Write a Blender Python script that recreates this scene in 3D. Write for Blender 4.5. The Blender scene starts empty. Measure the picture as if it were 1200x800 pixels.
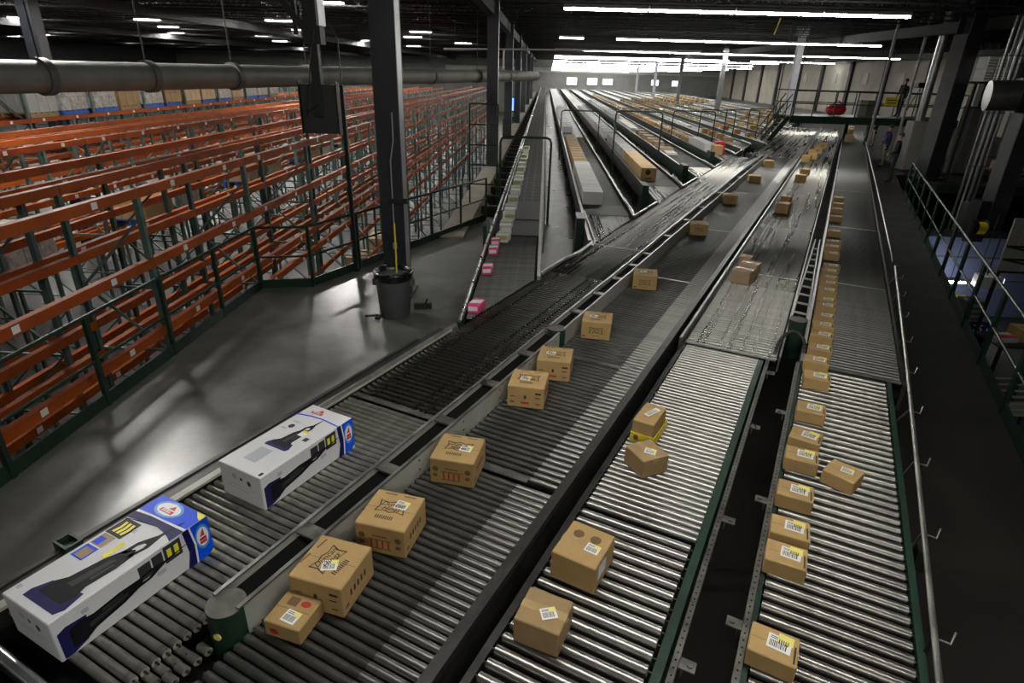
import bpy, math, random
from mathutils import Vector, Matrix
random.seed(7)
SC = bpy.context.scene
COL = SC.collection
PI = math.pi

# ------------------------------------------------------------------ camera
F_PX, CAM_H = 698.0, 3.5
CX = (0.99829934, -0.04520601, 0.03680814)      # rows: world axes in camera space
CY = (0.05216277, 0.41078179, -0.91024028)
CZ = (0.02602822, 0.91061229, 0.41244126)
cam_data = bpy.data.cameras.new('camera')
cam_data.sensor_width = 36.0
cam_data.lens = F_PX / 1200.0 * 36.0
cam_data.clip_end = 500
cam = bpy.data.objects.new('camera', cam_data)
COL.objects.link(cam)
cam.matrix_world = Matrix((CX + (0,), CY + (0,), CZ + (CAM_H,), (0, 0, 0, 1)))
SC.camera = cam

# ------------------------------------------------------------------ world, exposure
world = bpy.data.worlds.new('world'); SC.world = world; world.use_nodes = True
bgn = world.node_tree.nodes['Background']
bgn.inputs[0].default_value = (0.9, 1.0, 0.9, 1); bgn.inputs[1].default_value = 0.004
SC.view_settings.view_transform = 'Standard'
SC.view_settings.look = 'None'
SC.view_settings.exposure = -0.48
SC.view_settings.gamma = 1.0
SC.view_settings.use_curve_mapping = False
STRIP_E = 100.0        # emission of the fluorescent strip tubes
BAY_E = 820.0         # emission of the high-bay lamps over the racks

def at(u, v, z=None, x=None, y=None):
    """a point of the place seen at pixel (u, v) on a given plane"""
    c = ((u - 600) / F_PX, -(v - 400) / F_PX, -1.0)
    d = [sum(r[i] * c[i] for i in range(3)) for r in (CX, CY, CZ)]
    if z is not None: t = (z - CAM_H) / d[2]
    elif x is not None: t = x / d[0]
    else: t = y / d[1]
    return Vector((d[0] * t, d[1] * t, CAM_H + d[2] * t))

BT = math.atan2(0.4182, 0.9084)                 # heading of the main sorting lines
BU = Vector((math.sin(BT), math.cos(BT), 0)); BN = Vector((math.cos(BT), -math.sin(BT), 0))
def tw(t, w, z=0.0): return BU * t + BN * w + Vector((0, 0, z))
def TW(u, v, z=0.75):
    p = at(u, v, z=z); return p.dot(BU), p.dot(BN)
BED = 0.75

# ------------------------------------------------------------------ materials
MATS = {}
def mat(name, col, rough=0.5, metal=0.0, var=0.0, scale=4.0, rvar=0.0, bump=0.0, stretch=None, emit=None, estr=0.0, rnd=0.0,
        alpha=None, coords='Object', spec=0.5, col2=None, detail=5.0):
    if name in MATS: return MATS[name]
    m = bpy.data.materials.new(name); m.use_nodes = True; MATS[name] = m
    nt = m.node_tree; N = nt.nodes; L = nt.links
    b = N['Principled BSDF']
    b.inputs['Base Color'].default_value = (*col, 1)
    b.inputs['Roughness'].default_value = rough
    b.inputs['Metallic'].default_value = metal
    b.inputs['Specular IOR Level'].default_value = spec
    if emit:
        b.inputs['Emission Color'].default_value = (*emit, 1); b.inputs['Emission Strength'].default_value = estr
    if alpha is not None: b.inputs['Alpha'].default_value = alpha
    if var or rvar or bump or rnd or col2:
        tc = N.new('ShaderNodeTexCoord'); mp = N.new('ShaderNodeMapping')
        if stretch: mp.inputs['Scale'].default_value = stretch
        if coords == 'World':
            g = N.new('ShaderNodeNewGeometry'); L.new(g.outputs['Position'], mp.inputs['Vector'])
        else: L.new(tc.outputs['Object'], mp.inputs['Vector'])
        nz = N.new('ShaderNodeTexNoise'); nz.inputs['Scale'].default_value = scale
        nz.inputs['Detail'].default_value = detail; nz.inputs['Roughness'].default_value = 0.6
        L.new(mp.outputs['Vector'], nz.inputs['Vector'])
        if rnd:
            oi = N.new('ShaderNodeObjectInfo')
            if rnd > 0:
                ad = N.new('ShaderNodeVectorMath'); ad.operation = 'ADD'
                cm = N.new('ShaderNodeVectorMath'); cm.operation = 'SCALE'; cm.inputs['Scale'].default_value = 37.0
                cb = N.new('ShaderNodeCombineXYZ')
                for k in range(3): L.new(oi.outputs['Random'], cb.inputs[k])
                L.new(cb.outputs[0], cm.inputs[0]); L.new(mp.outputs['Vector'], ad.inputs[0]); L.new(cm.outputs[0], ad.inputs[1])
                L.new(ad.outputs[0], nz.inputs['Vector'])
        rp = N.new('ShaderNodeMapRange'); rp.inputs['From Min'].default_value = 0.3; rp.inputs['From Max'].default_value = 0.7
        L.new(nz.outputs['Fac'], rp.inputs['Value'])
        if var or col2:
            mx = N.new('ShaderNodeMix'); mx.data_type = 'RGBA'
            lo = col2 if col2 else tuple(c * (1 - var) for c in col)
            hi = col if col2 else tuple(min(1, c * (1 + var)) for c in col)
            mx.inputs[6].default_value = (*lo, 1); mx.inputs[7].default_value = (*hi, 1)
            L.new(rp.outputs[0], mx.inputs[0])
            out = mx.outputs[2]
            if rnd:
                hs = N.new('ShaderNodeHueSaturation'); mr = N.new('ShaderNodeMapRange')
                mr.inputs['To Min'].default_value = 1 - abs(rnd); mr.inputs['To Max'].default_value = 1 + abs(rnd)
                L.new(oi.outputs['Random'], mr.inputs['Value']); L.new(mr.outputs[0], hs.inputs['Value'])
                L.new(out, hs.inputs['Color']); out = hs.outputs[0]
            L.new(out, b.inputs['Base Color'])
        if rvar:
            rr = N.new('ShaderNodeMapRange'); rr.inputs['To Min'].default_value = max(0.02, rough - rvar); rr.inputs['To Max'].default_value = min(1, rough + rvar)
            L.new(rp.outputs[0], rr.inputs['Value']); L.new(rr.outputs[0], b.inputs['Roughness'])
        if bump:
            bp = N.new('ShaderNodeBump'); bp.inputs['Strength'].default_value = bump; bp.inputs['Distance'].default_value = 0.01
            L.new(nz.outputs['Fac'], bp.inputs['Height']); L.new(bp.outputs[0], b.inputs['Normal'])
    return m

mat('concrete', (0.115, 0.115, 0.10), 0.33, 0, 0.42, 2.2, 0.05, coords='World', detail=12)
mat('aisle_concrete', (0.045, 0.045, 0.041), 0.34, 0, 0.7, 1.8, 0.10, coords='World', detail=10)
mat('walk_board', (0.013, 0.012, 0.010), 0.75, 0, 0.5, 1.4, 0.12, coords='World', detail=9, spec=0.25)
mat('ground_concrete', (0.05, 0.05, 0.047), 0.5, 0, 0.3, 0.6, 0.1, coords='World')
mat('roof_steel', (0.014, 0.014, 0.014), 0.8, spec=0.2)
mat('joist_steel', (0.02, 0.02, 0.02), 0.7, spec=0.2)
mat('joist_grey', (0.045, 0.045, 0.045), 0.7)
mat('wall_panel', (0.26, 0.24, 0.20), 0.8, 0, 0.15, 0.7, coords='World')
mat('wall_grey', (0.11, 0.11, 0.105), 0.8, 0, 0.15, 0.7, coords='World')
mat('wall_dark', (0.02, 0.02, 0.021), 0.8)
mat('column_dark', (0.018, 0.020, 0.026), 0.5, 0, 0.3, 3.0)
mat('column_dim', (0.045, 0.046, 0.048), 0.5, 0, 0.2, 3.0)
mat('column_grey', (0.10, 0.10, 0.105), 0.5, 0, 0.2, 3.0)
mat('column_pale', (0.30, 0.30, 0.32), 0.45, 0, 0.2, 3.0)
mat('green_paint', (0.009, 0.027, 0.016), 0.42, 0, 0.3, 8.0)
mat('green_frame', (0.012, 0.036, 0.021), 0.45, 0, 0.35, 6.0)
mat('teal_steel', (0.105, 0.165, 0.145), 0.5, 0.3, 0.3, 5.0)
mat('rack_orange', (0.35, 0.072, 0.011), 0.6, 0, 0.25, 2.0, rnd=0.12, spec=0.18)
mat('rack_red', (0.26, 0.055, 0.022), 0.5, 0, 0.25, 2.0)
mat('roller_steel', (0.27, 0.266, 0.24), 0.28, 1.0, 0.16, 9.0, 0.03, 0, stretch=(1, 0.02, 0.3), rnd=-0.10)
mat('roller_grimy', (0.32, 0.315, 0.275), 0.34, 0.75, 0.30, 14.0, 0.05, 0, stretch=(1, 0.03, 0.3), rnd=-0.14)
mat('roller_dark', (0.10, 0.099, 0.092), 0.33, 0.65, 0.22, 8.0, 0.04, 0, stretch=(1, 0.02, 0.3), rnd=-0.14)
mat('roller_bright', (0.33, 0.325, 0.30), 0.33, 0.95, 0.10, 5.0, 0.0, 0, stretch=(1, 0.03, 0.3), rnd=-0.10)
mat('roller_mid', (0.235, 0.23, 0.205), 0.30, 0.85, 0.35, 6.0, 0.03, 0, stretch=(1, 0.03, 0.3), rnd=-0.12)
mat('roller_chrome', (0.62, 0.63, 0.64), 0.22, 0.85, 0.1, 4.0)
mat('roller_cap', (0.50, 0.48, 0.41), 0.42, 0.4, 0.2, 30.0)
mat('hub_dark', (0.03, 0.03, 0.03), 0.5, 0.4)
mat('bed_black', (0.005, 0.005, 0.005), 0.8, spec=0.1)
mat('bed_far', (0.065, 0.064, 0.058), 0.42, 0.4, 0.5, 3.0, 0.06, coords='World', stretch=(1, 0.3, 1), detail=8)
mat('rail_steel', (0.34, 0.335, 0.31), 0.38, 0.8, 0.35, 5.0, 0.1)
mat('rail_worn', (0.17, 0.165, 0.145), 0.42, 0.6, 0.45, 9.0, 0.1)
mat('rail_bright', (0.60, 0.59, 0.56), 0.30, 0.9, 0.25, 5.0, 0.08)
mat('rail_dark', (0.035, 0.034, 0.032), 0.45, 0.3, 0.4, 5.0)
mat('guard_grey', (0.40, 0.40, 0.35), 0.45, 0.1, 0.18, 3.0, 0.08)
mat('cap_top', (0.085, 0.085, 0.07), 0.55, 0, 0.3, 14.0)
mat('belt_dark', (0.011, 0.0105, 0.009), 0.65, 0, 0.3, 3.0, coords='World')
mat('belt_black', (0.016, 0.016, 0.016), 0.6)
mat('cardboard', (0.42, 0.27, 0.105), 0.75, 0, 0.10, 6.0, rnd=0.10)
mat('cardboard_dark', (0.33, 0.215, 0.095), 0.75, 0, 0.12, 6.0, rnd=0.08)
mat('cardboard_pale', (0.46, 0.33, 0.19), 0.75, 0, 0.12, 6.0, rnd=0.10)
mat('tape', (0.44, 0.30, 0.15), 0.22, 0, 0.1, 8.0)
mat('ink', (0.035, 0.022, 0.012), 0.7)
mat('ink_brown', (0.15, 0.085, 0.035), 0.75)
mat('ink_red', (0.42, 0.03, 0.02), 0.7)
mat('ink_grey', (0.34, 0.34, 0.36), 0.6)
mat('label_white', (0.78, 0.78, 0.76), 0.55)
mat('label_yellow', (0.80, 0.72, 0.20), 0.55)
mat('white_box', (0.66, 0.66, 0.68), 0.38, 0, 0.04, 3.0)
mat('white_carton', (0.60, 0.60, 0.58), 0.6, 0, 0.1, 4.0, rnd=0.12)
mat('grey_carton', (0.36, 0.36, 0.34), 0.6, 0, 0.1, 4.0, rnd=0.12)
mat('print_blue', (0.0, 0.075, 0.80), 0.4, spec=0.2)
mat('print_sky', (0.05, 0.28, 0.75), 0.32)
mat('print_navy', (0.004, 0.006, 0.09), 0.45, spec=0.2)
mat('print_black', (0.006, 0.006, 0.008), 0.5, spec=0.15)
mat('print_dark', (0.035, 0.035, 0.04), 0.5, spec=0.2)
mat('print_violet', (0.012, 0.010, 0.085), 0.5, spec=0.2)
mat('print_red', (0.60, 0.012, 0.015), 0.34)
mat('print_white', (0.82, 0.84, 0.88), 0.35)
mat('print_yellow', (0.82, 0.74, 0.03), 0.36)
mat('print_tan', (0.32, 0.22, 0.13), 0.36)
mat('print_pale', (0.42, 0.44, 0.50), 0.4)
mat('pink', (0.72, 0.045, 0.22), 0.45)
mat('pale_green', (0.40, 0.44, 0.16), 0.5)
mat('red_box', (0.55, 0.02, 0.03), 0.5)
mat('yellow_plastic', (0.72, 0.56, 0.02), 0.45)
mat('can_grey', (0.085, 0.088, 0.092), 0.5, 0, 0.15, 6.0)
mat('bag_black', (0.010, 0.010, 0.011), 0.28, 0, 0.3, 20.0, 0.1, 0.4)
mat('pipe_grey', (0.24, 0.24, 0.205), 0.55, 0, 0.2, 1.5)
mat('pipe_ring', (0.14, 0.14, 0.125), 0.5)
mat('conduit', (0.40, 0.40, 0.36), 0.4, 0.3)
mat('curb', (0.26, 0.235, 0.185), 0.8, 0, 0.2, 1.5, coords='World')
mat('black_steel', (0.012, 0.012, 0.013), 0.5, 0, 0.2, 6.0)
mat('panel_dark', (0.024, 0.025, 0.025), 0.42, 0, 0.2, 4.0)
mat('bracket_zinc', (0.45, 0.45, 0.46), 0.4, 0.8)
mat('pallet_blue', (0.01, 0.09, 0.42), 0.6)
mat('pallet_wood', (0.30, 0.20, 0.10), 0.8, 0, 0.2, 5.0)
mat('shrink_wrap', (0.46, 0.44, 0.41), 0.2, 0, 0.4, 6.0, 0.1, 0.3)
mat('blue_wall', (0.16, 0.20, 0.36), 0.75)
mat('white_panel', (0.27, 0.265, 0.235), 0.6, 0, 0.1, 1.5)
mat('white_unit', (0.80, 0.80, 0.80), 0.45, 0, 0.1, 2.0)
mat('duct_steel', (0.25, 0.25, 0.25), 0.35, 0.9, 0.2, 3.0)
mat('skin', (0.42, 0.24, 0.16), 0.6)
mat('hair', (0.02, 0.014, 0.01), 0.6)
mat('suit_dark', (0.008, 0.008, 0.011), 0.8)
mat('shirt_navy', (0.012, 0.014, 0.075), 0.8)
mat('shirt_black', (0.012, 0.012, 0.014), 0.8)
mat('trousers_khaki', (0.20, 0.18, 0.13), 0.85)
mat('trousers_tan', (0.26, 0.22, 0.15), 0.85)
mat('shoe', (0.01, 0.01, 0.01), 0.4)
mat('sign_navy', (0.008, 0.018, 0.12), 0.5)
mat('tube_light', (1, 1, 1), 0.5, emit=(1.0, 0.99, 0.93), estr=STRIP_E)
mat('bay_light', (1, 1, 1), 0.5, emit=(1.0, 0.98, 0.92), estr=BAY_E)
mat('lamp_housing', (0.45, 0.45, 0.47), 0.5)
mat('dock_light', (1, 1, 1), 0.5, emit=(0.72, 0.84, 1.0), estr=2.2)
mat('screen_glow', (0.1, 0.1, 0.1), 0.5, emit=(0.12, 0.3, 1.0), estr=4.0)
mat('green_glow', (0.1, 0.4, 0.05), 0.5)

ORD = ['first', 'second', 'third', 'fourth', 'fifth', 'sixth', 'seventh', 'eighth', 'ninth', 'tenth', 'eleventh', 'twelfth', 'thirteenth', 'fourteenth', 'fifteenth', 'sixteenth', 'seventeenth', 'eighteenth', 'nineteenth', 'twentieth']
ORD += ['twenty-' + o for o in ORD[:9]] + ['thirtieth'] + ['thirty-' + o for o in ORD[:9]]
# ------------------------------------------------------------------ mesh builder
class MB:
    def __init__(s): s.v = []; s.f = []; s.m = []; s.s = []
    def add(s, vs, fs, m=0, smooth=False):
        o = len(s.v); s.v += [tuple(p) for p in vs]
        for f in fs: s.f.append(tuple(i + o for i in f)); s.m.append(m); s.s.append(smooth)
        return s
    def box(s, x0, x1, y0, y1, z0, z1, m=0):
        vs = [(x, y, z) for z in (z0, z1) for y in (y0, y1) for x in (x0, x1)]
        return s.add(vs, [(0, 2, 3, 1), (4, 5, 7, 6), (0, 1, 5, 4), (2, 6, 7, 3), (0, 4, 6, 2), (1, 3, 7, 5)], m)
    def cbox(s, x0, x1, y0, y1, z0, z1, c=0.006, m=0):
        """a box with chamfered edges"""
        X = (x0, x1); Y = (y0, y1); Z = (z0, z1); vs = []; idx = {}
        for i in (0, 1):
            for j in (0, 1):
                for k in (0, 1):
                    dx, dy, dz = (c if i == 0 else -c), (c if j == 0 else -c), (c if k == 0 else -c)
                    for a, p in enumerate(((X[i], Y[j] + dy, Z[k] + dz), (X[i] + dx, Y[j], Z[k] + dz), (X[i] + dx, Y[j] + dy, Z[k]))):
                        idx[i, j, k, a] = len(vs); vs.append(p)
        fs = []
        for i in (0, 1):
            q = [idx[i, 0, 0, 0], idx[i, 1, 0, 0], idx[i, 1, 1, 0], idx[i, 0, 1, 0]]; fs.append(q if i else q[::-1])
            q = [idx[0, i, 0, 1], idx[1, i, 0, 1], idx[1, i, 1, 1], idx[0, i, 1, 1]]; fs.append(q[::-1] if i else q)
            q = [idx[0, 0, i, 2], idx[1, 0, i, 2], idx[1, 1, i, 2], idx[0, 1, i, 2]]; fs.append(q if i else q[::-1])
        for i in (0, 1):
            for j in (0, 1):
                q = [idx[i, j, 0, 0], idx[i, j, 1, 0], idx[i, j, 1, 1], idx[i, j, 0, 1]]; fs.append(q if i == j else q[::-1])
                q = [idx[i, 0, j, 2], idx[i, 1, j, 2], idx[i, 1, j, 0], idx[i, 0, j, 0]]; fs.append(q if i == j else q[::-1])
                q = [idx[0, i, j, 1], idx[1, i, j, 1], idx[1, i, j, 2], idx[0, i, j, 2]]; fs.append(q if i == j else q[::-1])
                for k in (0, 1):
                    q = [idx[i, j, k, 0], idx[i, j, k, 1], idx[i, j, k, 2]]; fs.append(q if (i + j + k) % 2 else q[::-1])
        return s.add(vs, fs, m)
    def cyl(s, p0, p1, r, n=10, m=0, cap=True, r1=None, capm=None):
        p0 = Vector(p0); p1 = Vector(p1); d = (p1 - p0).normalized()
        a = Vector((0, 0, 1)) if abs(d.z) < 0.9 else Vector((1, 0, 0))
        u = d.cross(a).normalized(); w = d.cross(u); r1 = r if r1 is None else r1
        vs = []
        for c, rr in ((p0, r), (p1, r1)):
            for i in range(n):
                t = 2 * PI * i / n; vs.append(c + u * (rr * math.cos(t)) + w * (rr * math.sin(t)))
        s.add(vs, [(i, i + n, (i + 1) % n + n, (i + 1) % n) for i in range(n)], m, True)
        if cap:
            cm = m if capm is None else capm
            s.add(vs[:n], [tuple(range(n))], cm); s.add(vs[n:], [tuple(range(n))[::-1]], cm)
        return s
    def bar(s, p0, p1, a, b=None, m=0, up=(0, 0, 1)):
        """square bar between two points, a wide and b high"""
        b = a if b is None else b
        p0 = Vector(p0); p1 = Vector(p1); d = (p1 - p0).normalized(); up = Vector(up)
        if abs(d.dot(up)) > 0.99: up = Vector((0, 1, 0))
        u = d.cross(up).normalized() * (a / 2); w = u.cross(d).normalized() * (b / 2)
        vs = [p + u * i + w * j for p in (p0, p1) for i, j in ((-1, -1), (1, -1), (1, 1), (-1, 1))]
        return s.add(vs, [(0, 1, 2, 3), (7, 6, 5, 4), (0, 4, 5, 1), (1, 5, 6, 2), (2, 6, 7, 3), (3, 7, 4, 0)], m)
    def tube(s, path, r, n=8, m=0):
        P = [Vector(p) for p in path]; rings = []; u = None
        for i, p in enumerate(P):
            d = (P[min(i + 1, len(P) - 1)] - P[max(i - 1, 0)]).normalized()
            if u is None:
                a = Vector((0, 0, 1)) if abs(d.z) < 0.9 else Vector((1, 0, 0)); u = d.cross(a).normalized()
            u = (u - d * u.dot(d)).normalized(); w = d.cross(u)
            rr = r[i] if isinstance(r, (list, tuple)) else r
            rings.append([p + u * (rr * math.cos(2 * PI * k / n)) + w * (rr * math.sin(2 * PI * k / n)) for k in range(n)])
        vs = [q for R in rings for q in R]
        fs = [(i * n + k, i * n + (k + 1) % n, (i + 1) * n + (k + 1) % n, (i + 1) * n + k) for i in range(len(P) - 1) for k in range(n)]
        s.add(vs, fs, m, True)
        s.add(rings[0], [tuple(range(n))[::-1]], m); s.add(rings[-1], [tuple(range(n))], m)
        return s
    def prism(s, poly, z0, z1, m=0):
        n = len(poly)
        a = sum(poly[i][0] * poly[(i + 1) % n][1] - poly[(i + 1) % n][0] * poly[i][1] for i in range(n))
        if a < 0: poly = poly[::-1]
        vs = [(p[0], p[1], z0) for p in poly] + [(p[0], p[1], z1) for p in poly]
        fs = [tuple(range(n))[::-1], tuple(range(n, 2 * n))] + [(i, (i + 1) % n, (i + 1) % n + n, i + n) for i in range(n)]
        return s.add(vs, fs, m)
    def lathe(s, prof, c=(0, 0, 0), n=24, m=0, closed=True):
        vs = []
        for r, z in prof:
            for k in range(n):
                t = 2 * PI * k / n; vs.append((c[0] + r * math.cos(t), c[1] + r * math.sin(t), c[2] + z))
        fs = [(i * n + k, i * n + (k + 1) % n, (i + 1) * n + (k + 1) % n, (i + 1) * n + k) for i in range(len(prof) - 1) for k in range(n)]
        s.add(vs, fs, m, True)
        if closed:
            s.add(vs[:n], [tuple(range(n))[::-1]], m); s.add(vs[-n:], [tuple(range(n))], m)
        return s
    def plate(s, origin, eu, ev, poly, th=0.0006, m=0, off=0.0):
        """thin printed shape lying on a face: origin + eu*u + ev*v"""
        o = Vector(origin); eu = Vector(eu); ev = Vector(ev); nrm = eu.cross(ev).normalized()
        n = len(poly)
        a = sum(poly[i][0] * poly[(i + 1) % n][1] - poly[(i + 1) % n][0] * poly[i][1] for i in range(n))
        if a < 0: poly = poly[::-1]
        lo = [o + eu * p[0] + ev * p[1] + nrm * off for p in poly]; hi = [q + nrm * th for q in lo]
        return s.add(lo + hi, [tuple(range(n, 2 * n))] + [(i, (i + 1) % n, (i + 1) % n + n, i + n) for i in range(n)], m)
    def mesh(s, name, mats):
        me = bpy.data.meshes.new(name); me.from_pydata(s.v, [], s.f)
        for x in (mats if isinstance(mats, (list, tuple)) else [mats]): me.materials.append(MATS[x] if isinstance(x, str) else x)
        me.polygons.foreach_set('material_index', s.m); me.polygons.foreach_set('use_smooth', s.s)
        me.update(); return me
    def build(s, name, mats, parent=None, loc=None, rotz=0.0): return link(name, s.mesh(name, mats), parent, loc, rotz)

def link(name, me, parent=None, loc=None, rotz=0.0, scale=None, rot=None):
    o = bpy.data.objects.new(name, me); COL.objects.link(o)
    if parent is not None: o.parent = parent
    if loc is not None: o.location = loc
    if rotz: o.rotation_euler = (0, 0, rotz)
    if rot is not None: o.rotation_euler = rot
    if scale is not None: o.scale = scale
    return o
def tag(o, label=None, cat=None, group=None, kind=None):
    if label: o['label'] = label
    if cat: o['category'] = cat
    if group: o['group'] = group
    if kind: o['kind'] = kind
    return o
def thing(name, label, cat, loc=(0, 0, 0), rotz=0.0, group=None, kind=None):
    o = bpy.data.objects.new(name, None); COL.objects.link(o); o.empty_display_size = 0.1
    o.location = loc; o.rotation_euler = (0, 0, rotz)
    return tag(o, label, cat, group, kind)
def copy_tree(o, parent=None):
    c = o.copy(); COL.objects.link(c); c.parent = parent
    for ch in list(o.children): copy_tree(ch, c)
    return c
_txt = {}
def text_mesh(body, size, m, shear=0.0, bold=0.0):
    key = (body, size, m, shear)
    if key in _txt: return _txt[key]
    cu = bpy.data.curves.new('print_text', 'FONT'); cu.body = body; cu.size = size; cu.align_x = 'CENTER'; cu.align_y = 'CENTER'
    cu.shear = shear; cu.offset = bold; cu.space_line = 0.8; cu.resolution_u = 2; cu.extrude = 0.0004
    o = bpy.data.objects.new('print_text', cu); COL.objects.link(o)
    dg = bpy.context.evaluated_depsgraph_get()
    me = bpy.data.meshes.new_from_object(o.evaluated_get(dg))
    bpy.data.objects.remove(o); me.materials.clear(); me.materials.append(MATS[m]); _txt[key] = me
    return me
def lettering(name, body, size, m, parent, origin, eu, ev, shear=0.0, bold=0.0):
    """flat letters on a face: eu = reading direction, ev = letter-up direction (local to parent)"""
    eu = Vector(eu).normalized(); ev = Vector(ev).normalized(); n = eu.cross(ev)
    o = link(name, text_mesh(body, size, m, shear, bold), parent)
    M = Matrix((eu, ev, n)).transposed().to_4x4(); M.translation = Vector(origin) + n * 0.0012
    o.matrix_local = M
    return o

# ================================================================== THE SETTING
def struct(name, mb, m, label, cat, parent=None):
    o = mb.build(name, m, parent); return tag(o, label, cat, kind='structure')
def wline(x, w): return (0.9084 * x - w) / 0.4182          # y of the line w = const at a given x
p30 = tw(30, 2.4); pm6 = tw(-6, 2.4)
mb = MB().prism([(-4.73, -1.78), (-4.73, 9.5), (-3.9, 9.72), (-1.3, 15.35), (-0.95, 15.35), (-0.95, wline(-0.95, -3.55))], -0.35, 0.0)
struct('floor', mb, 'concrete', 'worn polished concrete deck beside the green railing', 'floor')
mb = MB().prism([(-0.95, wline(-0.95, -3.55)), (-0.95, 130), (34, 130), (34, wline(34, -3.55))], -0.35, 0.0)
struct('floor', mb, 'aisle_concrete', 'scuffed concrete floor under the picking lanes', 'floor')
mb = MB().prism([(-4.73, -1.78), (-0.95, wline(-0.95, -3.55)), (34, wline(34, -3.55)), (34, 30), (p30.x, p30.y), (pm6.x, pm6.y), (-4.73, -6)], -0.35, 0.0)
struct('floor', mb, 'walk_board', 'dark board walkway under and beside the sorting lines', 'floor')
mb = MB().box(-75, 34, -20, 130, -4.3, -4.0)
struct('floor', mb, 'ground_concrete', 'grey concrete ground floor under the racks', 'floor')
mb = MB().box(-75, 34, -20, 130, 6.5, 6.7)
ceil = struct('ceiling', mb, 'roof_steel', 'dark steel roof deck with open joists', 'ceiling')
# roof deck ribs seen between the joists are folded into each joist bay as purlins
jm = MB()
L0, L1 = -73.0, 33.5
for z, h in ((6.40, 0.06), (5.80, 0.05)): jm.box(L0, L1, -0.05, 0.05, z - h / 2, z + h / 2)
nx = int((L1 - L0) / 0.62)
for i in range(nx):
    x = L0 + i * 0.62
    jm.bar((x, 0, 5.80), (x + 0.31, 0, 6.40), 0.03); jm.bar((x + 0.31, 0, 6.40), (x + 0.62, 0, 5.80), 0.03)
jme = jm.mesh('roof_joist', 'joist_steel')
y = 13.0
while y < 129: link('roof_joist', jme, ceil, (0, y, 0)); y += 1.85
gm = MB().box(-0.15, 0.15, -19, 129, 5.35, 5.75).mesh('roof_girder', 'joist_steel')
for x in (-34, -18, -2.1, 16.3, 31.0): link('roof_girder', gm, ceil, (x, 0, 0))
pm = MB().box(-0.02, 0.02, -19, 129, 6.40, 6.5).mesh('roof_purlin', 'joist_grey')
for i in range(26): link('roof_purlin', pm, ceil, (-60 + i * 3.6, 0, 0))

wb = struct('wall_back', MB().box(-75, 34, 130, 130.3, -4, 6.5), 'wall_grey', 'grey far wall behind the picking lanes', 'wall')
wr = struct('wall_right', MB().box(34, 34.3, -20, 130, -4, 6.5), 'wall_panel', 'beige panelled side wall with dark pilasters', 'wall')
struct('wall_left', MB().box(-75.3, -75, -20, 130, -4, 6.5), 'wall_dark', 'dark wall far behind the racks', 'wall')
struct('wall_front', MB().box(-75, 34, -20.3, -20, -4, 6.5), 'wall_grey', 'grey wall behind the viewer', 'wall')
pil = MB().box(33.7, 34.0, -0.3, 0.3, 0, 6.0).mesh('pilaster', 'wall_dark')
for k in range(-3, 9): link('pilaster', pil, wr, (0, 67 + 7.5 * k, 0))
wp = MB().box(33.92, 34.0, -3.3, 3.3, 0.1, 5.6).mesh('wall_sheet', 'wall_panel')
for k in range(-3, 8): link('wall_sheet', wp, wr, (0, 70.75 + 7.5 * k, 0))
# numbered cards on the side wall
cd = MB().box(33.86, 33.92, -0.5, 0.5, 3.3, 4.3).mesh('wall_card', 'white_panel')
for k, yy in enumerate((64, 71, 78.5, 87)): link('wall_card', cd, wr, (0, yy, 0))
# far wall: pale header and door windows lit from outside
tr = struct('trim_1', MB().box(-20, 34, 129.6, 130, 3.6, 4.4), 'white_panel', 'pale header band along the far wall', 'trim')
for n, (u0, u1, v0, v1) in enumerate([(664, 676, 91, 99), (688, 700, 92, 99), (706, 718, 93, 99), (763, 772, 94, 100), (787, 796, 95, 101)]):
    a = at(u0, v1, y=129.7); c = at(u1, v0, y=129.7)
    w = thing('window_%d' % (n + 1), 'bright door window in the far wall, number %s from the left' % ('one', 'two', 'three', 'four', 'five')[n], 'window', (a.x, 129.7, a.z), kind='structure')
    ww, hh = c.x - a.x, c.z - a.z
    MB().box(0, ww, -0.02, 0.02, 0, hh).build('pane', 'dock_light', w)
    f = MB(); f.box(-0.15, 0, -0.05, 0.05, -0.15, hh + 0.15); f.box(ww, ww + 0.15, -0.05, 0.05, -0.15, hh + 0.15)
    f.box(0, ww, -0.05, 0.05, -0.15, 0); f.box(0, ww, -0.05, 0.05, hh, hh + 0.15); f.box(ww / 2 - 0.05, ww / 2 + 0.05, -0.05, 0.05, 0, hh)
    f.build('window_frame', 'wall_grey', w)

# concrete edge beam that carries the columns beside the lower rack hall
ed = struct('trim_2', MB().box(-2.3, -1.72, 13.3, 128, -0.55, 0.04), 'curb', 'beige concrete edge beam beside the racks', 'trim')
cm = MB().box(-1.75, -0.95, -0.09, 0.09, -0.35, -0.12).mesh('cross_member', 'rail_dark')
for k in range(30): link('cross_member', cm, ed, (0, 16.0 + 1.6 * k, 0))
gp = MB().box(-1.74, -0.95, 0, 100, -0.60, -0.56).build('pit_tray', 'bed_black', ed, (0, 15.4, 0))

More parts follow.
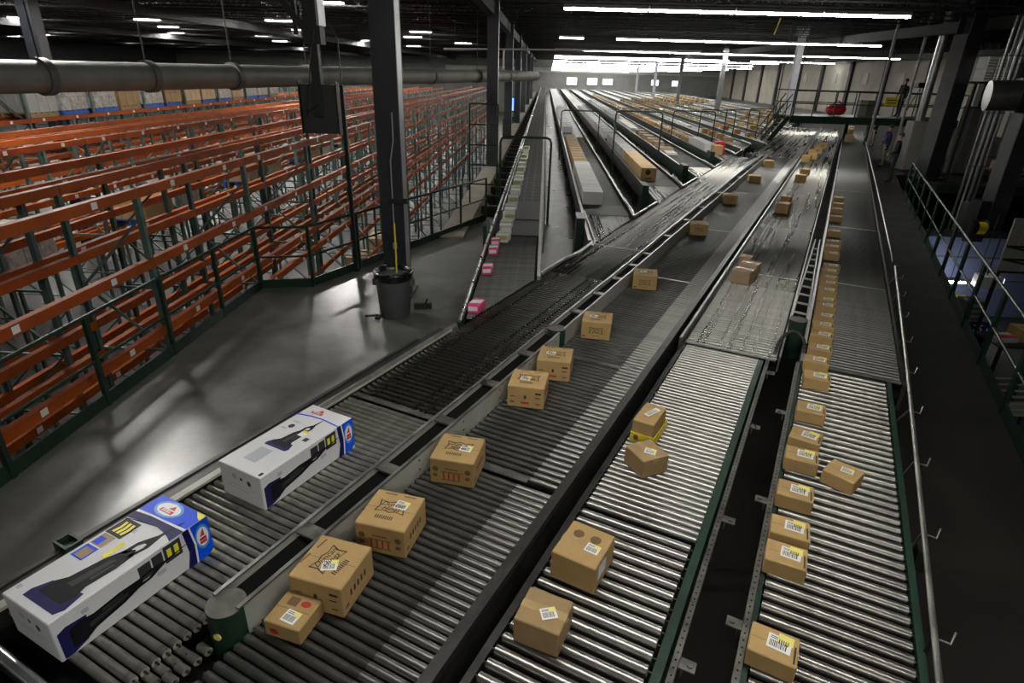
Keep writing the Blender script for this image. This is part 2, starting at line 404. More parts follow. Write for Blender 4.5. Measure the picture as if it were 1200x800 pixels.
# ------------------------------------------------------------------ ceiling lamps
def strip_row(label, y, spans, z=5.3, grp='fluorescent strip rows over the conveyors'):
    x0 = spans[0][0]
    t = thing('strip_light', label, 'light', (x0, y, z), group=grp)
    for a, b in spans:
        n = max(1, round((b - a) / 2.44)); st = (b - a) / n
        for i in range(n):
            xa = a + i * st - x0
            h = MB().box(xa, xa + st - 0.03, -0.09, 0.09, 0.03, 0.13).build('housing', 'lamp_housing', t)
            tb = MB(); tb.prism([(xa + 0.03, -0.07), (xa + st - 0.06, -0.07), (xa + st - 0.06, 0.07), (xa + 0.03, 0.07)], -0.03, 0.03)
            tb.build('tube', 'tube_light', h)
            hg = MB().cyl((xa + st / 2, 0, 0.13), (xa + st / 2, 0, 6.5 - z), 0.01, 5); hg.build('hanger', 'joist_grey', h)
strip_row('added fluorescent strip row out of view behind the viewer', -4.5, [(-1.6, 4.5)])  # unseen row, added to brighten the faces turned towards the viewer
strip_row('fluorescent strip row above the front of the sorting lines', 3.0, [(-1.6, 3.3)])
strip_row('longest fluorescent strip row along the top edge, nearest in view', 20.9, [(0.44, 10.87)])
strip_row('broken fluorescent strip row with a gap, second in view from the top', 37.6, [(0.64, 2.06), (3.83, 18.4)])
strip_row('fluorescent strip row third in view from the top', 57.0, [(0.66, 29.7)])
strip_row('fluorescent strip row fourth in view, reaching nearly to the side wall', 78.0, [(0.9, 21.3), (23.7, 33.4)])
for i, (y, z, xe) in enumerate(((88, 5.3, 30.5), (97, 5.1, 30.0), (104, 4.85, 32.0), (110, 4.65, 30.0), (115, 4.45, 27.0), (119, 4.3, 24.0), (123, 4.15, 20.0), (127, 4.0, 16.0))):
    strip_row('%s of the distant fluorescent strip rows merging into a white band before the far wall' % ORD[i], y, [(1.0, xe)], z, 'distant fluorescent strip rows')

bay = thing('high_bay_light', '', 'light')
h = MB(); h.prism([(-0.75, -0.22), (0.75, -0.22), (0.75, 0.22), (-0.75, 0.22)], 0.05, 0.16); h.build('housing', 'lamp_housing', bay)
tb = MB()
for yy in (-0.15, -0.05, 0.05, 0.15): tb.cyl((-0.70, yy, 0.03), (0.70, yy, 0.03), 0.02, 6)
tb.build('tube', 'bay_light', bay)
MB().cyl((-0.6, 0, 0.16), (-0.6, 0, 0.75), 0.008, 5).cyl((0.6, 0, 0.16), (0.6, 0, 0.75), 0.008, 5).build('hanger', 'joist_grey', bay)
BAYS = [(-9.3, 11.6), (-33.9, 41.5), (-41.1, 50.9), (-64.2, 77.1), (-24.9, 40.7), (-28.1, 48.5), (-39.7, 71.4), (-52, 88), (-46, 88), (-28.7, 70.1),
        (-15.6, 38.3), (-18.4, 47.1), (-34, 90), (-17.3, 63.7), (-8.9, 46.5), (-19.8, 101.1), (-8.0, 62.8), (-18, 22), (-9.0, 27.0),
        (-26, 30), (-24, 102), (-12, 84), (-22, 84), (-5.5, 92), (-30, 112), (-13.5, 112), (-44, 104), (-58, 104), (-48, 62), (-33, 58), (-55, 70), (-60, 92), (-26, 60), (-40, 84), (-15, 74), (-11, 54), (-21, 56), (-38, 112), (-9, 104), (-50, 112)]
for i, (x, y) in enumerate(BAYS):
    o = bay if i == 0 else copy_tree(bay)
    o.location = (x, y, 5.8)
    tag(o, 'high bay lamp over the rack aisle nearest the green railing' if i == 0 else 'small white high bay lamp hanging in the dark over the racks', 'light', 'high bay lamps over the racks')

# ------------------------------------------------------------------ columns
def column(name, label, x, y, s, z0, z1, m1, m2, rot=0.0, group=None):
    t = thing(name, label, 'column', (x, y, z0), rot, group)
    h = z1 - z0; f = 0.04
    MB().box(-s / 2, s / 2, -s / 2, -s / 2 + f, 0, h).build('flange', m1, t)
    MB().box(-s / 2, s / 2, s / 2 - f, s / 2, 0, h).build('flange', m1, t)
    MB().box(-0.03, 0.03, -s / 2 + f, s / 2 - f, 0, h).build('web', m1, t)
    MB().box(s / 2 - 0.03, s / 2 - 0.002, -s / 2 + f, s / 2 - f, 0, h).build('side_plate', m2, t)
    MB().box(-s * 0.75, s * 0.75, -s * 0.75, s * 0.75, 0, 0.03).build('base_plate', m1, t)
    MB().box(-s * 0.9, s * 0.9, -s * 0.7, s * 0.7, h - 0.5, h).build('cap_plate', m1, t)
    return t
c1 = column('steel_column', 'thick near black steel column behind the grey waste bin', -2.36, 9.62, 0.37, 0, 6.4, 'column_dark', 'column_pale')  # pale side plate paints the right face as the lit one
MB().box(-0.02, 0.26, -0.26, -0.2, 1.55, 1.63).build('clamp', 'black_steel', c1)
for i, (y, l) in enumerate([(24.8, 'dark steel column on the edge beam, second from the waste bin'), (35.5, 'dark steel column on the edge beam, third from the waste bin'),
                            (47, 'slim far column on the edge beam, fourth from the waste bin'), (60, 'slim far column on the edge beam, fifth from the waste bin'),
                            (75, 'slim far column on the edge beam, sixth from the waste bin'), (92, 'slim far column on the edge beam, seventh from the waste bin')]):
    column('steel_column', l, -2.02, y, 0.42, 0.04, 6.4, 'column_dark', 'column_grey')
for y, l in [(41.0, 'pale column beside the raised green platform'), (57.5, 'pale column among the picking lanes, left of the platform'),
             (75, 'slim pale column among the lanes, second left of the platform'), (92, 'thin pale column among the lanes near the far wall'), (110, 'thinnest pale column in front of the far wall')]:
    column('steel_column', l, 15.27, y, 0.36, 0, 6.4, 'column_pale', 'column_pale')
q = at(65, 130, y=24)
column('steel_column', 'dark column rising among the racks behind the grey pipe', q.x, 24, 0.5, -4, 6.4, 'column_dark', 'column_dim')

# ------------------------------------------------------------------ big pipe
P0, P1 = at(0, 90, y=8.6), at(628, 89, y=33.0)
d = (P1 - P0).normalized(); P0 = P0 - d * 4.0
t = thing('duct_pipe', 'fat grey overhead pipe with ring clamps crossing above the racks', 'pipe', P0)
ln = (P1 - P0).length
MB().cyl((0, 0, 0), d * ln, 0.22, 28).build('pipe', 'pipe_grey', t)
for k, s in enumerate((4.6, 6.4, 8.4, 10.8, 13.8, 17.4, 21.5, 25)):
    if s > ln: continue
    c = d * s
    r = MB().cyl(c - d * 0.06, c + d * 0.06, 0.258, 28).build('ring_clamp', 'pipe_ring', t)
    MB().cyl(c + Vector((0, 0, 0.26)), c + Vector((0, 0, 3.1)), 0.012, 6).build('hanger_rod', 'joist_grey', r)
# thin conduits under the roof
a = at(520, 57, y=29); b = at(822, 60, y=29)
t = thing('conduit', 'thin pale conduit running level under the roof', 'pipe', a)
MB().tube([(0, 0, 0), b - a], 0.035, 8).build('pipe', 'conduit', t)
e = at(590, 80, y=29) - a; MB().tube([(e.x, 0, 0), (e.x, 0, e.z)], 0.035, 8).build('drop_pipe', 'conduit', t)
MB().cyl((0.5, 0, 0), (0.5, 0, 2), 0.01, 5).cyl((8, 0, 0), (8, 0, 2), 0.01, 5).build('hanger', 'joist_grey', t)

# ================================================================== PALLET RACKS
BAY, Z0R = 2.82, -4.0
bm_ = MB(); bm_.box(-0.03, 0.05, 0.036, BAY - 0.036, -0.045, 0.058); bm_.box(0.036, 0.052, 0.008, BAY - 0.008, -0.058, 0.058)
beam_me = bm_.mesh('beam', 'rack_orange')
tagm = MB().box(0.0525, 0.0545, -0.045, 0.045, -0.035, 0.04).mesh('bay_tag', 'label_white')
def post_mesh(h):
    m = MB(); m.box(-0.035, -0.03, -0.033, 0.033, 0, h); m.box(0.03, 0.035, -0.033, 0.033, 0, h); m.box(-0.03, 0.03, -0.033, -0.028, 0, h)
    m.box(-0.08, 0.08, -0.06, 0.06, 0, 0.015)
    for k in range(int(h / 0.30)): m.box(-0.012, 0.012, -0.0335, -0.029, 0.1 + k * 0.3, 0.18 + k * 0.3)
    return m.mesh('upright', 'teal_steel')
def brace_mesh(h, dep):
    m = MB(); z = 0.3; k = 0
    while z + 0.9 < h:
        a, b = (0.03, dep - 0.03) if k % 2 == 0 else (dep - 0.03, 0.03)
        m.bar((-a, 0, z), (-b, 0, z + 0.9), 0.03); m.bar((-0.03, 0, z), (-dep + 0.03, 0, z), 0.03); z += 0.9; k += 1
    return m.mesh('brace', 'teal_steel')
def rack(label, xf, dep, y0, nb, levels, top, tags=True, skip=None):
    t = thing('pallet_rack', label, 'rack', (xf, y0, Z0R), group='orange pallet racks')
    pme = post_mesh(top - Z0R); bme = brace_mesh(top - Z0R, dep)
    for i in range(nb + 1):
        u = link('upright', pme, t, (0, i * BAY, 0)); link('upright', pme, t, (-dep, i * BAY, 0), PI)
        link('brace', bme, t, (0, i * BAY, 0))
    for lv in levels:
        for i in range(nb):
            b = link('beam', beam_me, t, (0, i * BAY, lv - Z0R)); link('beam', beam_me, t, (-dep, i * BAY, lv - Z0R), 0)
            if tags:
                for f in (0.22, 0.72): link('bay_tag', tagm, b, (0, BAY * f + (0.1 * ((i * 7) % 3 - 1)), 0))
LV = [2.03, 1.15, 0.26, -0.75, -2.2]
rack('orange rack row nearest the green railing', -4.96, 1.0, 1.50, 22, [2.03, 1.15, 0.24, -0.18, -1.6], 2.085)
rack('orange rack row second from the green railing', -6.2, 1.0, 1.2, 22, [2.03, 1.15, -0.75], 2.085)
rack('orange rack row third from the railing, across the first aisle', -9.7, 1.0, 4.3, 20, [1.92, 0.9, -0.3, -1.6], 1.975)
rack('orange rack row fourth from the railing', -10.95, 1.0, 4.0, 20, [1.92, 0.9, -0.3], 1.975, False)
rack('orange rack row fifth from the railing, loaded with wrapped pallets', -15.2, 1.0, 9.5, 18, [1.80, 0.5, -1.2], 3.3, True)
rack('orange rack row sixth from the railing', -16.45, 1.0, 9.5, 18, [1.80, 0.5], 3.3, False)
rack('tall orange rack row behind the loaded pallets', -22.0, 1.0, 16.0, 16, [2.3, 1.0, -0.6], 2.9, False)
rack('tallest orange rack row furthest left in the dark', -29.0, 1.0, 22.0, 14, [2.3, 1.0, -0.6], 2.9, False)

# wrapped pallets standing on the racks
def pallet_load(label, x, y, z, w, dpt, h, m, pm='pallet_blue', group='wrapped pallet loads on the racks'):
    t = thing('pallet_load', label, 'pallet', (x, y, z), group=group)
    p = MB()
    for k in range(5): p.box(-w / 2, w / 2, -dpt / 2 + k * dpt / 5, -dpt / 2 + k * dpt / 5 + dpt / 7, 0.11, 0.14)
    for k in (-1, 0, 1): p.box(k * (w / 2 - 0.06) - 0.05, k * (w / 2 - 0.06) + 0.05, -dpt / 2, dpt / 2, 0, 0.11)
    p.build('pallet', pm, t)
    b = MB(); nx, ny, nz = 3, 3, max(1, int(h / 0.28))
    for i in range(nx):
        for j in range(ny):
            for k in range(nz):
                b.cbox(-w / 2 + i * w / nx + 0.004, -w / 2 + (i + 1) * w / nx - 0.004, -dpt / 2 + j * dpt / ny + 0.004, -dpt / 2 + (j + 1) * dpt / ny - 0.004,
                       0.142 + k * h / nz, 0.14 + (k + 1) * h / nz, 0.01)
    o = b.build('load', m, t); o['kind'] = 'stuff'
    return t
lds = ['grey_carton', 'shrink_wrap', 'shrink_wrap', 'cardboard_dark', 'shrink_wrap', 'cardboard_dark', 'cardboard_pale', 'cardboard_pale', 'shrink_wrap', 'cardboard_pale']
for i in range(13):
    y = 9.5 + BAY * (3 + i // 2) + (0.75 if i % 2 == 0 else 2.07)
    if i == 0: lb = 'grey boxed pallet load leftmost of the row below the fat pipe'
    else: lb = '%s pallet load from the left in the row below the fat pipe' % ORD[i]
    pallet_load(lb, -15.7, y, 1.862, 0.95, 1.15, 0.55 + 0.25 * ((i * 5) % 3) / 2, lds[i % len(lds)], 'pallet_blue' if i % 3 else 'pallet_wood',
                'pallet loads in the row under the pipe')
pallet_load('wrapped pallet load at the left edge on the fifth rack', -15.7, 9.5 + BAY * 2 + 0.75, 1.862, 0.95, 1.15, 0.5, 'cardboard_dark', group='pallet loads in the row under the pipe')
for i in range(9): pallet_load('%s dim pallet load from the left on a tall rack behind the pipe' % ORD[i], -22.5, 16.0 + BAY * (2 + i) + 0.75, 2.362, 0.95, 1.2, 0.6 + 0.3 * (i % 2), lds[(i * 3) % 10], group='dim pallet loads behind the pipe')
for i in range(9): pallet_load('%s pallet load from the left on a low shelf of the third rack' % ORD[i], -10.2, 4.3 + BAY * (1 + i) + (0.75 if i % 2 else 2.07), -0.238, 0.95, 1.2, 0.45 + 0.2 * (i % 2), lds[(i * 7 + 1) % 10], group='pallet loads low in the racks')
for i in range(10): pallet_load('%s pallet load from the left on the ground under the second rack' % ORD[i], -6.7, 1.2 + i * BAY + 0.78, -4.0, 0.95, 1.2, 0.9, lds[(i * 3 + 2) % 10], group='pallet loads on the ground')

# ================================================================== RAILINGS
def railing(label, pts, spacing, h=1.05, toe=True, hm='green_paint', cat='railing', mid=True, endposts=True, toe_h=0.12, r=0.022):
    """posts, top rail, mid rail and toe board along a polyline"""
    o = Vector(pts[0]); t = thing('guard_railing', label, cat, o)
    P = [Vector(p) - o for p in pts]; up = Vector((0, 0, 1))
    MB().tube([p + up * h for p in P], r, 8).build('top_rail', hm, t)
    if mid: MB().tube([p + up * h * 0.52 for p in P], r * 0.85, 8).build('mid_rail', hm, t)
    if toe:
        for a, b in zip(P, P[1:]):
            MB().bar(a + up * toe_h / 2, b + up * toe_h / 2, 0.02, toe_h).build('toe_board', hm, t)
    for i, (a, b) in enumerate(zip(P, P[1:])):
        L = (b - a).length; n = max(1, round(L / spacing))
        for k in range(n + (1 if i == len(P) - 2 else 0)):
            p = a.lerp(b, k / n); MB().box(-0.025, 0.025, -0.025, 0.025, 0, h).build('post', hm, t, p)
    return t
railing('dark green railing along the left deck edge above the racks', [(-4.70, 2.9, 0), (-4.70, 9.46, 0), (-3.88, 9.68, 0), (-1.38, 15.25, 0)], 1.33, toe_h=0.15)
# thin tall post on the railing
t = thing('sign_post', 'thin black pole rising from the railing beside the steel column', 'pole', (-3.40, 10.65, 0))
MB().box(-0.03, 0.03, -0.03, 0.03, 0, 3.22).build('pole', 'black_steel', t)
MB().box(-0.05, 0.05, -0.05, 0.05, 0, 0.02).build('base_plate', 'black_steel', t)
MB().tube([(0, 0, 3.22), (0, 0, 3.9), (-0.1, 0, 4.1)], 0.012, 6).build('wire', 'rail_dark', t)
# ladder-like gate frame on the edge beam
t = thing('ladder_frame', 'dark green ladder frame standing on the concrete edge beam', 'ladder', (-2.0, 17.0, 0.04))
for x in (0, 0.76): MB().cyl((x, 0, 0), (x, 0, 2.66), 0.025, 8).build('stile', 'green_paint', t)
for k in range(5): MB().cyl((0, 0, 0.56 + k * 0.525), (0.76, 0, 0.56 + k * 0.525), 0.02, 8).build('rung', 'green_paint', t)
# hoop guards
def hoop(label, x0, x1, y0, z0, z1, m='green_paint', r=0.03, y1=None):
    t = thing('hoop_guard', label, 'guard', (x0, y0, z0), group='green pipe hoops over the lanes')
    w = x1 - x0; h = z1 - z0; dy = (y1 - y0) if y1 is not None else 0
    pts = [(0, 0, 0), (0, 0, h - 0.12), (0.035, 0, h - 0.035), (0.12, dy * 0.05, h), (w - 0.12, dy * 0.95, h), (w - 0.035, dy, h - 0.035), (w, dy, h - 0.12), (w, dy, 0)]
    MB().tube(pts, r, 8).build('hoop', m, t)
    for x, yy in ((0, 0), (w, dy)): MB().box(x - 0.06, x + 0.06, yy - 0.06, yy + 0.06, 0, 0.012).build('foot_plate', m, t)
hoop('dark green pipe hoop over the lane of white and green packets', -1.02, 0.20, 15.0, 0, 2.08)
hoop('dark green pipe hoop over the second and third picking lanes', 0.74, 2.38, 27.5, 0, 2.05, r=0.025)
hoop('dark green pipe hoop over the third and fourth picking lanes', 2.52, 4.15, 22.5, 0, 2.35, r=0.028)
hoop('dark green pipe hoop over the fifth picking lane', 6.02, 7.95, 30.0, 0, 2.05, r=0.025)
hoop('dark green pipe hoop over the sixth picking lane', 8.0, 9.75, 33.0, 0, 2.0, r=0.025)
hoop('dark green pipe hoop over the seventh picking lane', 9.85, 11.6, 35.0, 0, 1.95, r=0.025)
hoop('dark green pipe hoop left of the platform stairs', 11.7, 13.4, 37.0, 0, 1.95, r=0.025)
# right walkway railing
R0, R1 = tw(2.0, 2.36), tw(24.6, 2.36)
railing('dark green railing along the right walkway above the lower floor', [R0, R1], 1.52, toe_h=0.16)

# ================================================================== MAIN SORTING LINES
_rm = {}
def roller_mesh(L, r, segs, n=14, groove=None):
    """steel roller along x: segs = [(x0, x1, slot)], end caps with a dark hub; materials: body slots, cap, hub"""
    key = (round(L, 3), r, tuple(segs), n)
    if key in _rm: return _rm[key]
    slots = [s[2] for s in segs]; mats = []
    for s in slots:
        if s not in mats: mats.append(s)
    m = MB()
    for x0, x1, s in segs: m.cyl((x0, 0, 0), (x1, 0, 0), r, n, mats.index(s), cap=False)
    ci, hi = len(mats), len(mats) + 1
    for x, sgn in ((segs[0][0], -1), (segs[-1][1], 1)):
        ring = lambda rr, xx: [(xx, rr * math.cos(2 * PI * k / n), rr * math.sin(2 * PI * k / n)) for k in range(n)]
        a, b, c = ring(r, x), ring(r * 0.62, x), ring(r * 0.55, x - sgn * 0.006)
        fs = [(k, (k + 1) % n, (k + 1) % n + n, k + n) for k in range(n)]
        m.add(a + b, fs, ci); m.add(b + c, fs, ci); m.add(c, [tuple(range(n))], ci)
        m.cyl((x - sgn * 0.02, 0, 0), (x + sgn * 0.022, 0, 0), r * 0.26, 6, hi)
    me = m.mesh('roller', mats + ['roller_cap', 'hub_dark']); _rm[key] = me
    return me
def rollers(t, w0, w1, ta, tb, pitch, r, segs, tc, tsplit, oy=0.0, ox=0.0, n=12):
    """single rollers up to tsplit, the rest as one mesh"""
    k = 0; me = roller_mesh(w1 - w0, r, segs, n)
    y = ta
    while y < min(tb, tsplit): link('roller', me, t, (0 - ox, y - oy, BED - r)); y += pitch
    if y < tb:
        mats = []
        for s in segs:
            if s[2] not in mats: mats.append(s[2])
        m = MB(); nn = 8
        while y < tb:
            far = y > 14
            for x0, x1, s in segs: m.cyl((x0 - ox, y - oy, BED - r), (x1 - ox, y - oy, BED - r), r, 6 if far else nn, mats.index(s), cap=False)
            y += pitch
        o = m.build('roller_bed', mats, t); o['kind'] = 'stuff'
def lane_thing(name, label, cat='conveyor'): return thing(name, label, cat, (0, 0, 0), -BT)
def legs(t, ws, ts, z1=0.55, m='green_frame'):
    me = MB().box(-0.035, 0.035, -0.035, 0.035, 0, z1); me.box(-0.07, 0.07, -0.07, 0.07, 0, 0.012); me = me.mesh('leg', m)
    for w in ws:
        for y in ts: link('leg', me, t, (w, y, 0))
def frame_side(t, w0, w1, ta, tb, z0, z1, m, name='side_frame', lip=None):
    MB().box(w0, w1, ta, tb, z0, z1).build(name, m, t)
    if lip:
        MB().box(*lip).build('frame_lip', 'rail_steel', t)

# ---- line 1: the line with the tall white boxes
L1 = lane_thing('roller_conveyor', 'grimy roller conveyor line at the left carrying the tall white boxes')
rollers(L1, -3.47, -2.53, 0.86, 3.60, 0.0585, 0.0245, [(-3.47, -2.50, 'roller_grimy')], 3.6, 9.0)
rollers(L1, -3.47, -2.56, 3.67, 25.2, 0.072, 0.024, [(-3.47, -2.56, 'roller_steel')], 3.6, 8.0)
me = roller_mesh(0.9, 0.03, [(-3.40, -2.55, 'roller_chrome')], 16)
for y in (0.10, 0.22, 0.34, 0.46, 0.575, 0.69): link('roller', me, L1, (0.02, y, BED - 0.035))
MB().box(-3.47, -2.53, 0.0, 25.2, BED - 0.16, BED - 0.10).build('bed_pan', 'bed_black', L1)
MB().box(-3.66, -3.50, 0.0, 5.3, 0.30, BED + 0.01).build('side_frame', 'rail_dark', L1)
MB().box(-3.54, -3.48, 0.0, 5.3, BED + 0.01, BED + 0.03).build('frame_lip', 'guard_grey', L1)
MB().box(-3.70, -3.66, 0.0, 4.9, BED - 0.02, BED + 0.02).build('outer_rail', 'rail_dark', L1)
MB().bar((-3.50, 3.0, BED + 0.05), (-3.50, 5.4, BED + 0.05), 0.02, 0.04).build('edge_guard', 'rail_steel', L1)
for y in (3.63, 9.9, 16.5): MB().box(-3.47, -2.56, y - 0.03, y + 0.03, BED - 0.006, BED + 0.001).build('joint_plate', 'rail_worn', L1)
legs(L1, (-3.4, -2.6), (1.2, 4.2, 7.2, 10.2, 13.2, 16.2, 19.2, 22.2))
# stub rollers where lines one and two meet
me = roller_mesh(0.14, 0.0225, [(-2.52, -2.425, 'roller_grimy')], 12)
for k in range(9): link('stub_roller', me, L1, (0.0, 1.155 - k * 0.0585, BED - 0.062))
me = roller_mesh(0.10, 0.0235, [(-2.405, -2.335, 'roller_grimy')], 12)
for k in range(9): link('stub_roller', me, L1, (0.0, 1.21 - k * 0.064, BED - 0.04))
MB().box(-2.53, -2.24, 0.45, 1.24, BED - 0.20, BED - 0.14).build('merge_pan', 'bed_black', L1)
# small green sensor box on its left edge
b = at(80, 636, z=0.78); bl = b.dot(BN), b.dot(BU)
s = MB(); s.box(-0.07, 0.07, -0.05, 0.05, -0.16, -0.15); s.box(-0.07, -0.055, -0.05, 0.05, -0.15, 0); s.box(0.055, 0.07, -0.05, 0.05, -0.15, 0); s.box(-0.055, 0.055, 0.035, 0.05, -0.15, 0); s.box(-0.055, 0.055, -0.05, -0.035, -0.15, 0)
so = s.build('sensor_box', 'green_frame', L1, (bl[0], bl[1], 0.80)); so['label'] = 'small open green box on the frame'
MB().box(-0.05, 0.05, -0.03, 0.03, -0.14, -0.05).build('sensor', 'black_steel', so)

# ---- line 2
L2 = lane_thing('roller_conveyor', 'roller conveyor line with brown food cartons and a bright worn strip on its right')
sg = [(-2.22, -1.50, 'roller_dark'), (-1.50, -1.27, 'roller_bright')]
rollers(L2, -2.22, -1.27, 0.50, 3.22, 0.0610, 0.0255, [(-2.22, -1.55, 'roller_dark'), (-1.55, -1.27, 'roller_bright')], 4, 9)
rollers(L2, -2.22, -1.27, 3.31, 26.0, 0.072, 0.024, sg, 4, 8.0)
rollers(L2, -3.3, -1.27, 26.1, 44.0, 0.09, 0.021, [(-2.9, -1.27, 'roller_steel')], 4, 6.0)
MB().box(-2.24, -1.25, 0.3, 44, BED - 0.16, BED - 0.10).build('bed_pan', 'bed_black', L2)
MB().box(-1.255, -1.19, 0.3, 44, 0.45, BED + 0.05).build('side_frame', 'rail_dark', L2)
MB().box(-1.20, -1.17, 0.3, 44, BED + 0.03, BED + 0.09).build('edge_guard', 'rail_dark', L2)
for y in (3.26, 5.4, 8.6, 12.2, 17.0, 22.0, 26.05): MB().box(-2.22, -1.5, y - 0.025, y + 0.025, BED - 0.004, BED + 0.002).build('joint_plate', 'rail_worn', L2)
legs(L2, (-2.1, -1.3), (2, 5, 8, 11, 14, 17, 20, 23, 26, 29, 32))

# ---- double-wall divider between lines 1 and 2
def divider(label, ta, tb, wl, wr, z0=0.70, z1=0.92, cap=True, ties=None):
    t = lane_thing('guard_divider', label, 'divider')
    for w, sgn in ((wl, -1), (wr, 1)):
        o = MB().box(w - 0.006, w + 0.006, ta, tb, z0, z1).build('guard_wall', 'guard_grey', t)
        MB().box(w - 0.012, w + 0.012, ta, tb, z1 - 0.008, z1 + 0.004).build('wall_lip', 'rail_steel', o)
        bm = MB(); y = ta + 0.35
        while y < min(tb, 9): bm.cyl((w + sgn * 0.006, y, z1 - 0.06), (w + sgn * 0.010, y, z1 - 0.06), 0.008, 6); bm.cyl((w + sgn * 0.006, y, z1 - 0.14), (w + sgn * 0.010, y, z1 - 0.14), 0.008, 6); y += 0.62
        if bm.v: bo = bm.build('bolt', 'rail_dark', o); bo['kind'] = 'stuff'
    y = ta + 0.62
    while y < tb - 0.1:
        MB().box(wl, wr, y - 0.05, y + 0.05, z1 - 0.03, z1 - 0.015).build('cross_tie', 'rail_worn', t); y += 0.74 if tb < 12 else 1.5
    MB().box(wl + 0.007, wr - 0.007, ta, tb, z0 - 0.02, z1 - 0.06).build('gap_fill', 'bed_black', t)  # solid black filler keeps the gap between the walls dark
    if cap:
        r = (wr - wl) / 2; c = MB(); c.cyl((wl + r, ta, 0.50), (wl + r, ta, z1 - 0.01), r + 0.012, 24, 0, True, None, 1)
        co = c.build('end_cap', ['green_frame', 'cap_top'], t)
        MB().cyl((wl + r + 0.03, ta - r - 0.008, z1 - 0.14), (wl + r + 0.032, ta - r - 0.016, z1 - 0.14), 0.022, 12).build('sticker', 'label_yellow', co)
    return t
divider('pale double-wall guard with a round green end, nearest between the first two lines', 1.36, 5.55, -2.435, -2.255)
divider('second pale double-wall guard between the first two lines', 5.68, 9.95, -2.43, -2.255)
divider('third pale double-wall guard between the first two lines', 10.0, 15.0, -2.445, -2.26, cap=False)
divider('farthest pale double-wall guard between the first two lines', 15.1, 25.0, -2.445, -2.26, cap=False)

# ---- line 3
L3 = lane_thing('roller_conveyor', 'bright roller conveyor line in the middle between the two dark gaps')
rollers(L3, -1.03, -0.29, 1.05, 3.20, 0.0885, 0.031, [(-1.03, -0.29, 'roller_bright')], 4, 9, n=16)
rollers(L3, -1.03, -0.27, 3.27, 6.38, 0.062, 0.025, [(-1.03, -0.27, 'roller_bright')], 4, 9)
rollers(L3, -1.06, -0.06, 6.52, 44.0, 0.076, 0.025, [(-1.06, -0.10, 'roller_steel')], 4, 9.0)
MB().box(-1.05, -0.27, 0.8, 6.42, BED - 0.17, BED - 0.12).build('bed_pan', 'bed_black', L3)
MB().box(-1.08, -0.08, 6.42, 44, BED - 0.17, BED - 0.10).build('bed_pan', 'bed_black', L3)
MB().box(-1.10, -1.055, 0.8, 44, 0.50, BED - 0.03).build('side_frame', 'rail_dark', L3)
MB().box(-1.13, -1.10, 6.4, 44, BED - 0.1, BED + 0.05).build('edge_guard', 'rail_steel', L3)
MB().box(-0.265, -0.215, 0.8, 6.35, 0.46, BED + 0.005).build('side_frame', 'green_frame', L3)
def perforated(t, wa, wb, ta, tb, z, side, nm='slotted_rail'):
    o = MB().box(wa, wb, ta, tb, z - 0.008, z).build(nm, 'rail_worn', t)
    MB().box(wa if side > 0 else wb - 0.006, wa + 0.006 if side > 0 else wb, ta, tb, z - 0.07, z - 0.008).build('rail_flange', 'rail_worn', o)
    hm = MB(); y = ta + 0.03
    while y < tb: hm.cyl(((wa + wb) / 2, y, z - 0.004), ((wa + wb) / 2, y, z + 0.0008), 0.006, 6); y += 0.05
    h = hm.build('slot_hole', 'bed_black', o); h['kind'] = 'stuff'
    return o
perforated(L3, -0.195, -0.160, 0.8, 6.45, BED - 0.02, -1)
def tab(t, w, y, sgn, z):
    m = MB(); m.box(min(0, sgn * 0.085), max(0, sgn * 0.085), -0.035, 0.035, -0.004, 0.004); m.box(sgn * 0.02 - 0.004, sgn * 0.02 + 0.004, -0.035, 0.035, -0.06, 0)
    m.cyl((sgn * 0.055, 0, 0.002), (sgn * 0.055, 0, 0.012), 0.016, 8)
    m.build('bracket', 'rail_worn', t, (w, y, z))
for y in (2.35, 3.62, 5.0, 6.2): tab(L3, -0.160, y, 1, BED - 0.05)
MB().box(-0.075, -0.06, 6.42, 44, BED - 0.12, BED + 0.06).build('edge_guard', 'rail_steel', L3)
for y in (6.44, 9.6, 13.2, 18.0): MB().box(-1.06, -0.1, y - 0.03, y + 0.03, BED - 0.004, BED + 0.002).build('joint_plate', 'rail_worn', L3)
legs(L3, (-1.0, -0.26), (1.6, 4.0, 6.3, 9, 12, 15, 18, 21, 24, 27))

# ---- line 4
L4 = lane_thing('roller_conveyor', 'rightmost roller conveyor line with a row of small brown cartons')
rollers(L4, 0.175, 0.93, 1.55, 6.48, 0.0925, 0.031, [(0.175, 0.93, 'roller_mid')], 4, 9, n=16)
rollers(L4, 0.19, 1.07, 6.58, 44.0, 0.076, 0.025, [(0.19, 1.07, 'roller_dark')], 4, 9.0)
MB().box(0.16, 0.95, 1.2, 6.5, BED - 0.17, BED - 0.12).build('bed_pan', 'bed_black', L4)
MB().box(0.17, 1.09, 6.5, 44, BED - 0.17, BED - 0.10).build('bed_pan', 'bed_black', L4)
perforated(L4, 0.098, 0.133, 1.2, 6.45, BED + 0.03, 1)
MB().box(0.135, 0.165, 1.2, 6.45, 0.46, BED - 0.01).build('side_frame', 'green_frame', L4)
MB().box(0.13, 0.165, 6.45, 44, 0.46, BED + 0.05).build('side_frame', 'rail_steel', L4)
MB().box(0.945, 0.985, 1.2, 6.5, 0.46, BED + 0.0).build('side_frame', 'green_frame', L4)
MB().box(1.085, 1.12, 6.5, 44, 0.46, BED + 0.0).build('side_frame', 'rail_dark', L4)
for y in (2.7, 3.9, 5.3): tab(L4, 0.098, y, -1, BED - 0.0)
def bright_rail(pts):
    o = MB().tube(pts, 0.017, 8).build('guard_rail', 'rail_steel', L4); return o
wz = lambda u, v, z=0.87: TW(u, v, z)
